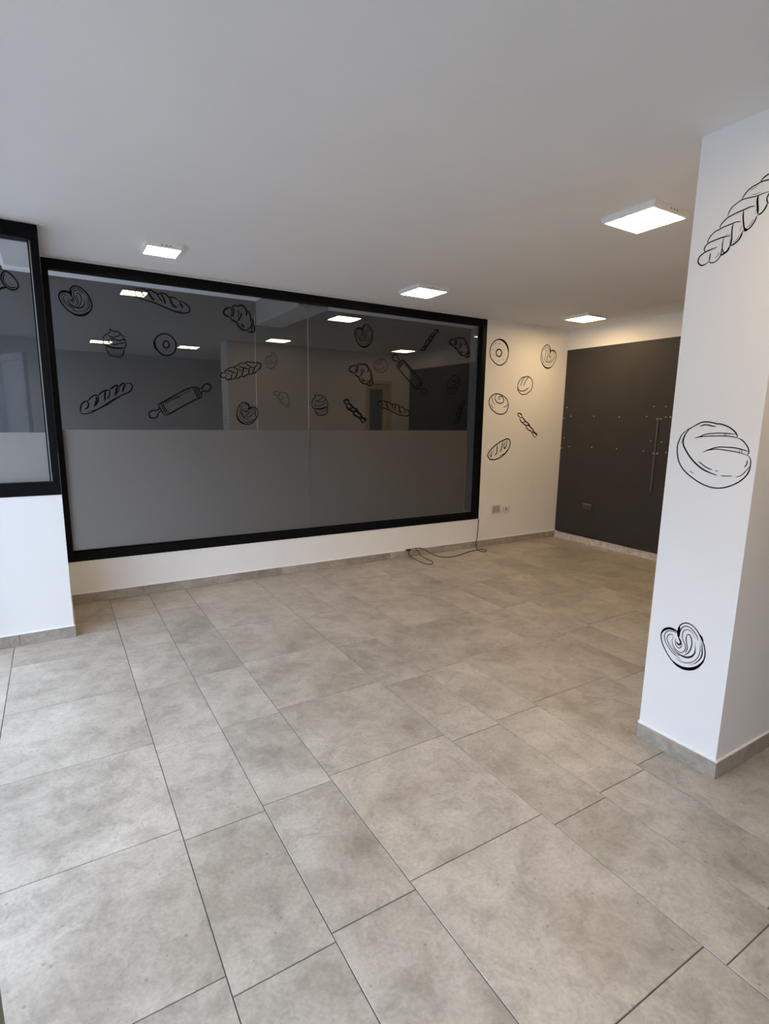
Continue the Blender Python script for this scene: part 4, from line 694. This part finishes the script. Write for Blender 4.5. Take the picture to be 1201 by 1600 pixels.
'b_croissant': [(10.2,0,[(3128,1793),(3105,1812),(3087,1826),(3085,1846),(3105,1859),(3135,1861),(3170,1855)]),(8.1,0,[(3170,1855),(3171,1832),(3162,1813),(3137,1793)]),(7.6,0,[(3184,1850),(3190,1829),(3177,1805),(3157,1792)]),(8.7,0,[(3186,1853),(3205,1857),(3227,1851),(3238,1839)]),(10.7,0,[(3238,1839),(3267,1838),(3295,1827),(3308,1803),(3315,1784)]),(10.7,0,[(3136,1791),(3139,1773),(3165,1750),(3178,1735),(3182,1711),(3201,1682),(3225,1663),(3256,1656)]),(5.1,0,[(3232,1813),(3229,1791),(3207,1770)]),(7.3,0,[(3252,1790),(3244,1770),(3214,1754),(3195,1743)]),(8.3,0,[(3312,1785),(3308,1769),(3295,1753)]),(9.4,0,[(3315,1784),(3331,1764),(3334,1738),(3326,1715),(3315,1702)]),(8.7,0,[(3331,1725),(3340,1699),(3334,1673),(3332,1645),(3318,1627),(3292,1627),(3265,1641),(3252,1657)]),(7.0,0,[(3248,1658),(3285,1663),(3308,1673),(3328,1694)]),(7.4,0,[(3324,1670),(3301,1652),(3290,1630)]),(5.8,0,[(3208,1719),(3214,1698),(3232,1683)]),(5.8,0,[(3224,1717),(3231,1698),(3247,1687)]),(6.1,0,[(3163,1779),(3170,1799)])],
'b_bun': [(10.0,0,[(4866,2367),(4874,2388),(4899,2424),(4933,2454),(4978,2463),(5016,2472),(5048,2468),(5086,2453),(5113,2429),(5126,2398),(5128,2361),(5116,2317),(5082,2283),(5034,2258),(4982,2245),(4942,2247),(4896,2272),(4872,2299),(4866,2325),(4866,2367)]),(10.7,0,[(4870,2328),(4888,2300),(4929,2285),(4967,2288),(5012,2302),(5040,2320),(5068,2340)]),(9.6,0,[(4919,2345),(4922,2376),(4942,2420),(4965,2451),(4979,2460)]),(10.2,0,[(4975,2349),(4977,2376),(5001,2420),(5027,2454),(5040,2468)])],
}
def catmull(P, k=5):
    if len(P) < 3: return [Vector(p) for p in P]
    closed = P[0] == P[-1]
    V = [Vector(p) for p in P]
    out = []
    n = len(V)
    for i in range(n - 1):
        p0 = V[i - 1] if i else (V[-2] if closed else 2 * V[0] - V[1])
        p1, p2 = V[i], V[i + 1]
        p3 = V[i + 2] if i + 2 < n else (V[1] if closed else 2 * V[-1] - V[-2])
        for j in range(k):
            t = j / k
            out.append(0.5 * ((2 * p1) + (p2 - p0) * t + (2 * p0 - 5 * p1 + 4 * p2 - p3) * t * t + (3 * p1 - p0 - 3 * p2 + p3) * t * t * t))
    out.append(V[-1])
    return out

def sticker(key, label, place, wk=1.0):
    """Black line drawing; place maps (u, v, depth) to the room."""
    st = STICKERS[key]
    allp = [p for s in st for p in s[2]]
    cu_ = (min(p[0] for p in allp) + max(p[0] for p in allp)) / 2000.0
    cv_ = (min(p[1] for p in allp) + max(p[1] for p in allp)) / 2000.0
    org = Vector(place(cu_, cv_, 0.0))
    bm = bmesh.new()
    for w, taper, pts in st:
        L = catmull([(a / 1000.0, b / 1000.0) for a, b in pts])
        Q = [L[0]]
        for p in L[1:]:
            if (p - Q[-1]).length > 1e-4: Q.append(p)
        n = len(Q)
        if n < 2: continue
        hw0 = w * wk / 2000.0
        closed = (Q[0] - Q[-1]).length < 1e-4
        prev = None
        for i, p in enumerate(Q):
            a = Q[i - 1] if i else (Q[-2] if closed else p)
            b = Q[i + 1] if i + 1 < n else (Q[1] if closed else p)
            d = (b - a)
            if d.length < 1e-9: d = Vector((1, 0))
            d.normalize()
            t = i / (n - 1)
            if taper: hw = hw0 * max(0.12, math.sin(math.pi * t))
            elif closed: hw = hw0
            else: hw = hw0 * (0.45 + 0.55 * min(1.0, 6 * min(t, 1 - t)))
            nn = Vector((-d.y, d.x)) * hw
            va = bm.verts.new(Vector(place(p.x + nn.x, p.y + nn.y, 0.0008)) - org)
            vb = bm.verts.new(Vector(place(p.x - nn.x, p.y - nn.y, 0.0008)) - org)
            if prev: bm.faces.new((prev[0], prev[1], vb, va))
            prev = (va, vb)
    me = bpy.data.meshes.new('bread_sticker'); bm.to_mesh(me); bm.free()
    o = link('bread_sticker', me, 'sticker', None, org)
    tag(o, label, 'sticker', GROUP)
    return o

on_glass = lambda u, v, d: (u, GY - d, v)
on_wall = lambda u, v, d: (u, -d, v)
on_pillar = lambda u, v, d: (PX - d, u, v)
on_bay = lambda u, v, d: (u, PEY + GY - d, v)
on_rear = lambda u, v, d: (u, PY0 + d, v)
GROUP = 'bakery drawings on the pillar'
sticker('p_braid', 'large black line drawing of a braided loaf high on the pillar', on_pillar, 1.45)
sticker('p_bread', 'large line drawing of a round scored bread on the pillar', on_pillar, 1.35)
sticker('p_palmier', 'bold heart-shaped palmier pastry drawing low on the pillar', on_pillar, 1.15)
GROUP = 'bakery drawings on the big window'
K = 1.35
sticker('g_palmier_a', 'palmier pastry drawing at the upper left corner of the big window', on_glass, K)
sticker('g_bag1', 'baguette drawing near the top edge of the big window', on_glass, K)
sticker('g_croissant_a', 'croissant drawing left of the upper glass seam', on_glass, K)
sticker('g_cupcake_a', 'cupcake drawing at the left of the big window', on_glass, K)
sticker('g_donut', 'ring doughnut drawing on the big window', on_glass, K)
sticker('g_braid', 'small braided loaf drawing crossing the glass seam', on_glass, K)
sticker('g_bag2', 'scored baguette drawing at the lower left of the clear glass', on_glass, K)
sticker('g_pin_a', 'pale rolling pin drawing rising to the right on the left half of the window', on_glass, K)
sticker('g_palmier_b', 'palmier drawing just above the frosted band beside the seam', on_glass, K)
sticker('g_palmier_c', 'palmier drawing high on the right half of the window', on_glass, K)
sticker('g_croissant_b', 'croissant drawing in the middle of the right half of the window', on_glass, K)
sticker('g_croissant_c', 'dark croissant drawing in the upper right corner of the window', on_glass, K)
sticker('g_cupcake_b', 'cupcake drawing above the frosted band, right of the pane joint', on_glass, K)
sticker('g_cupcake_c', 'faint cupcake drawing near the right edge of the dark glass', on_glass, K)
sticker('g_twist_a', 'thin twisted breadstick drawing near the top right of the window', on_glass, K)
sticker('g_twist_b', 'thin twisted breadstick drawing right of the lower cupcake', on_glass, K)
sticker('g_twist_c', 'faint twisted breadstick drawing at the lower right of the dark glass', on_glass, K)
sticker('g_bag3', 'small baguette drawing below the slanting rolling pin', on_glass, K)
sticker('g_pin_b', 'rolling pin drawing slanting down to the right on the right half', on_glass, K)
GROUP = 'bakery drawings on the white wall'
K = 1.15
sticker('w_donut', 'bold ring doughnut drawing on the white wall by the window', on_wall, K)
sticker('w_palmier', 'palmier drawing on the white wall next to the corner', on_wall, K)
sticker('w_bun', 'round bun with two slashes drawn on the white wall', on_wall, K)
sticker('w_swirl', 'swirl roll drawn on the white wall below the doughnut', on_wall, K)
sticker('w_twist', 'twisted breadstick drawn on the white wall', on_wall, K)
sticker('w_loaf', 'oval scored loaf drawn lowest on the white wall', on_wall, K)
GROUP = 'bakery drawings on the small left window'
sticker('l_oval', 'oval outline drawing on the small left window', on_bay, 1.7)
GROUP = 'bakery drawings on the far side of the partition'
sticker('b_palmier', 'palmier drawing behind the pillar, seen only mirrored', on_rear, K)
sticker('b_croissant', 'croissant drawing behind the pillar, seen only mirrored', on_rear, K)
sticker('b_bun', 'round bun drawing behind the pillar, seen only mirrored', on_rear, K)
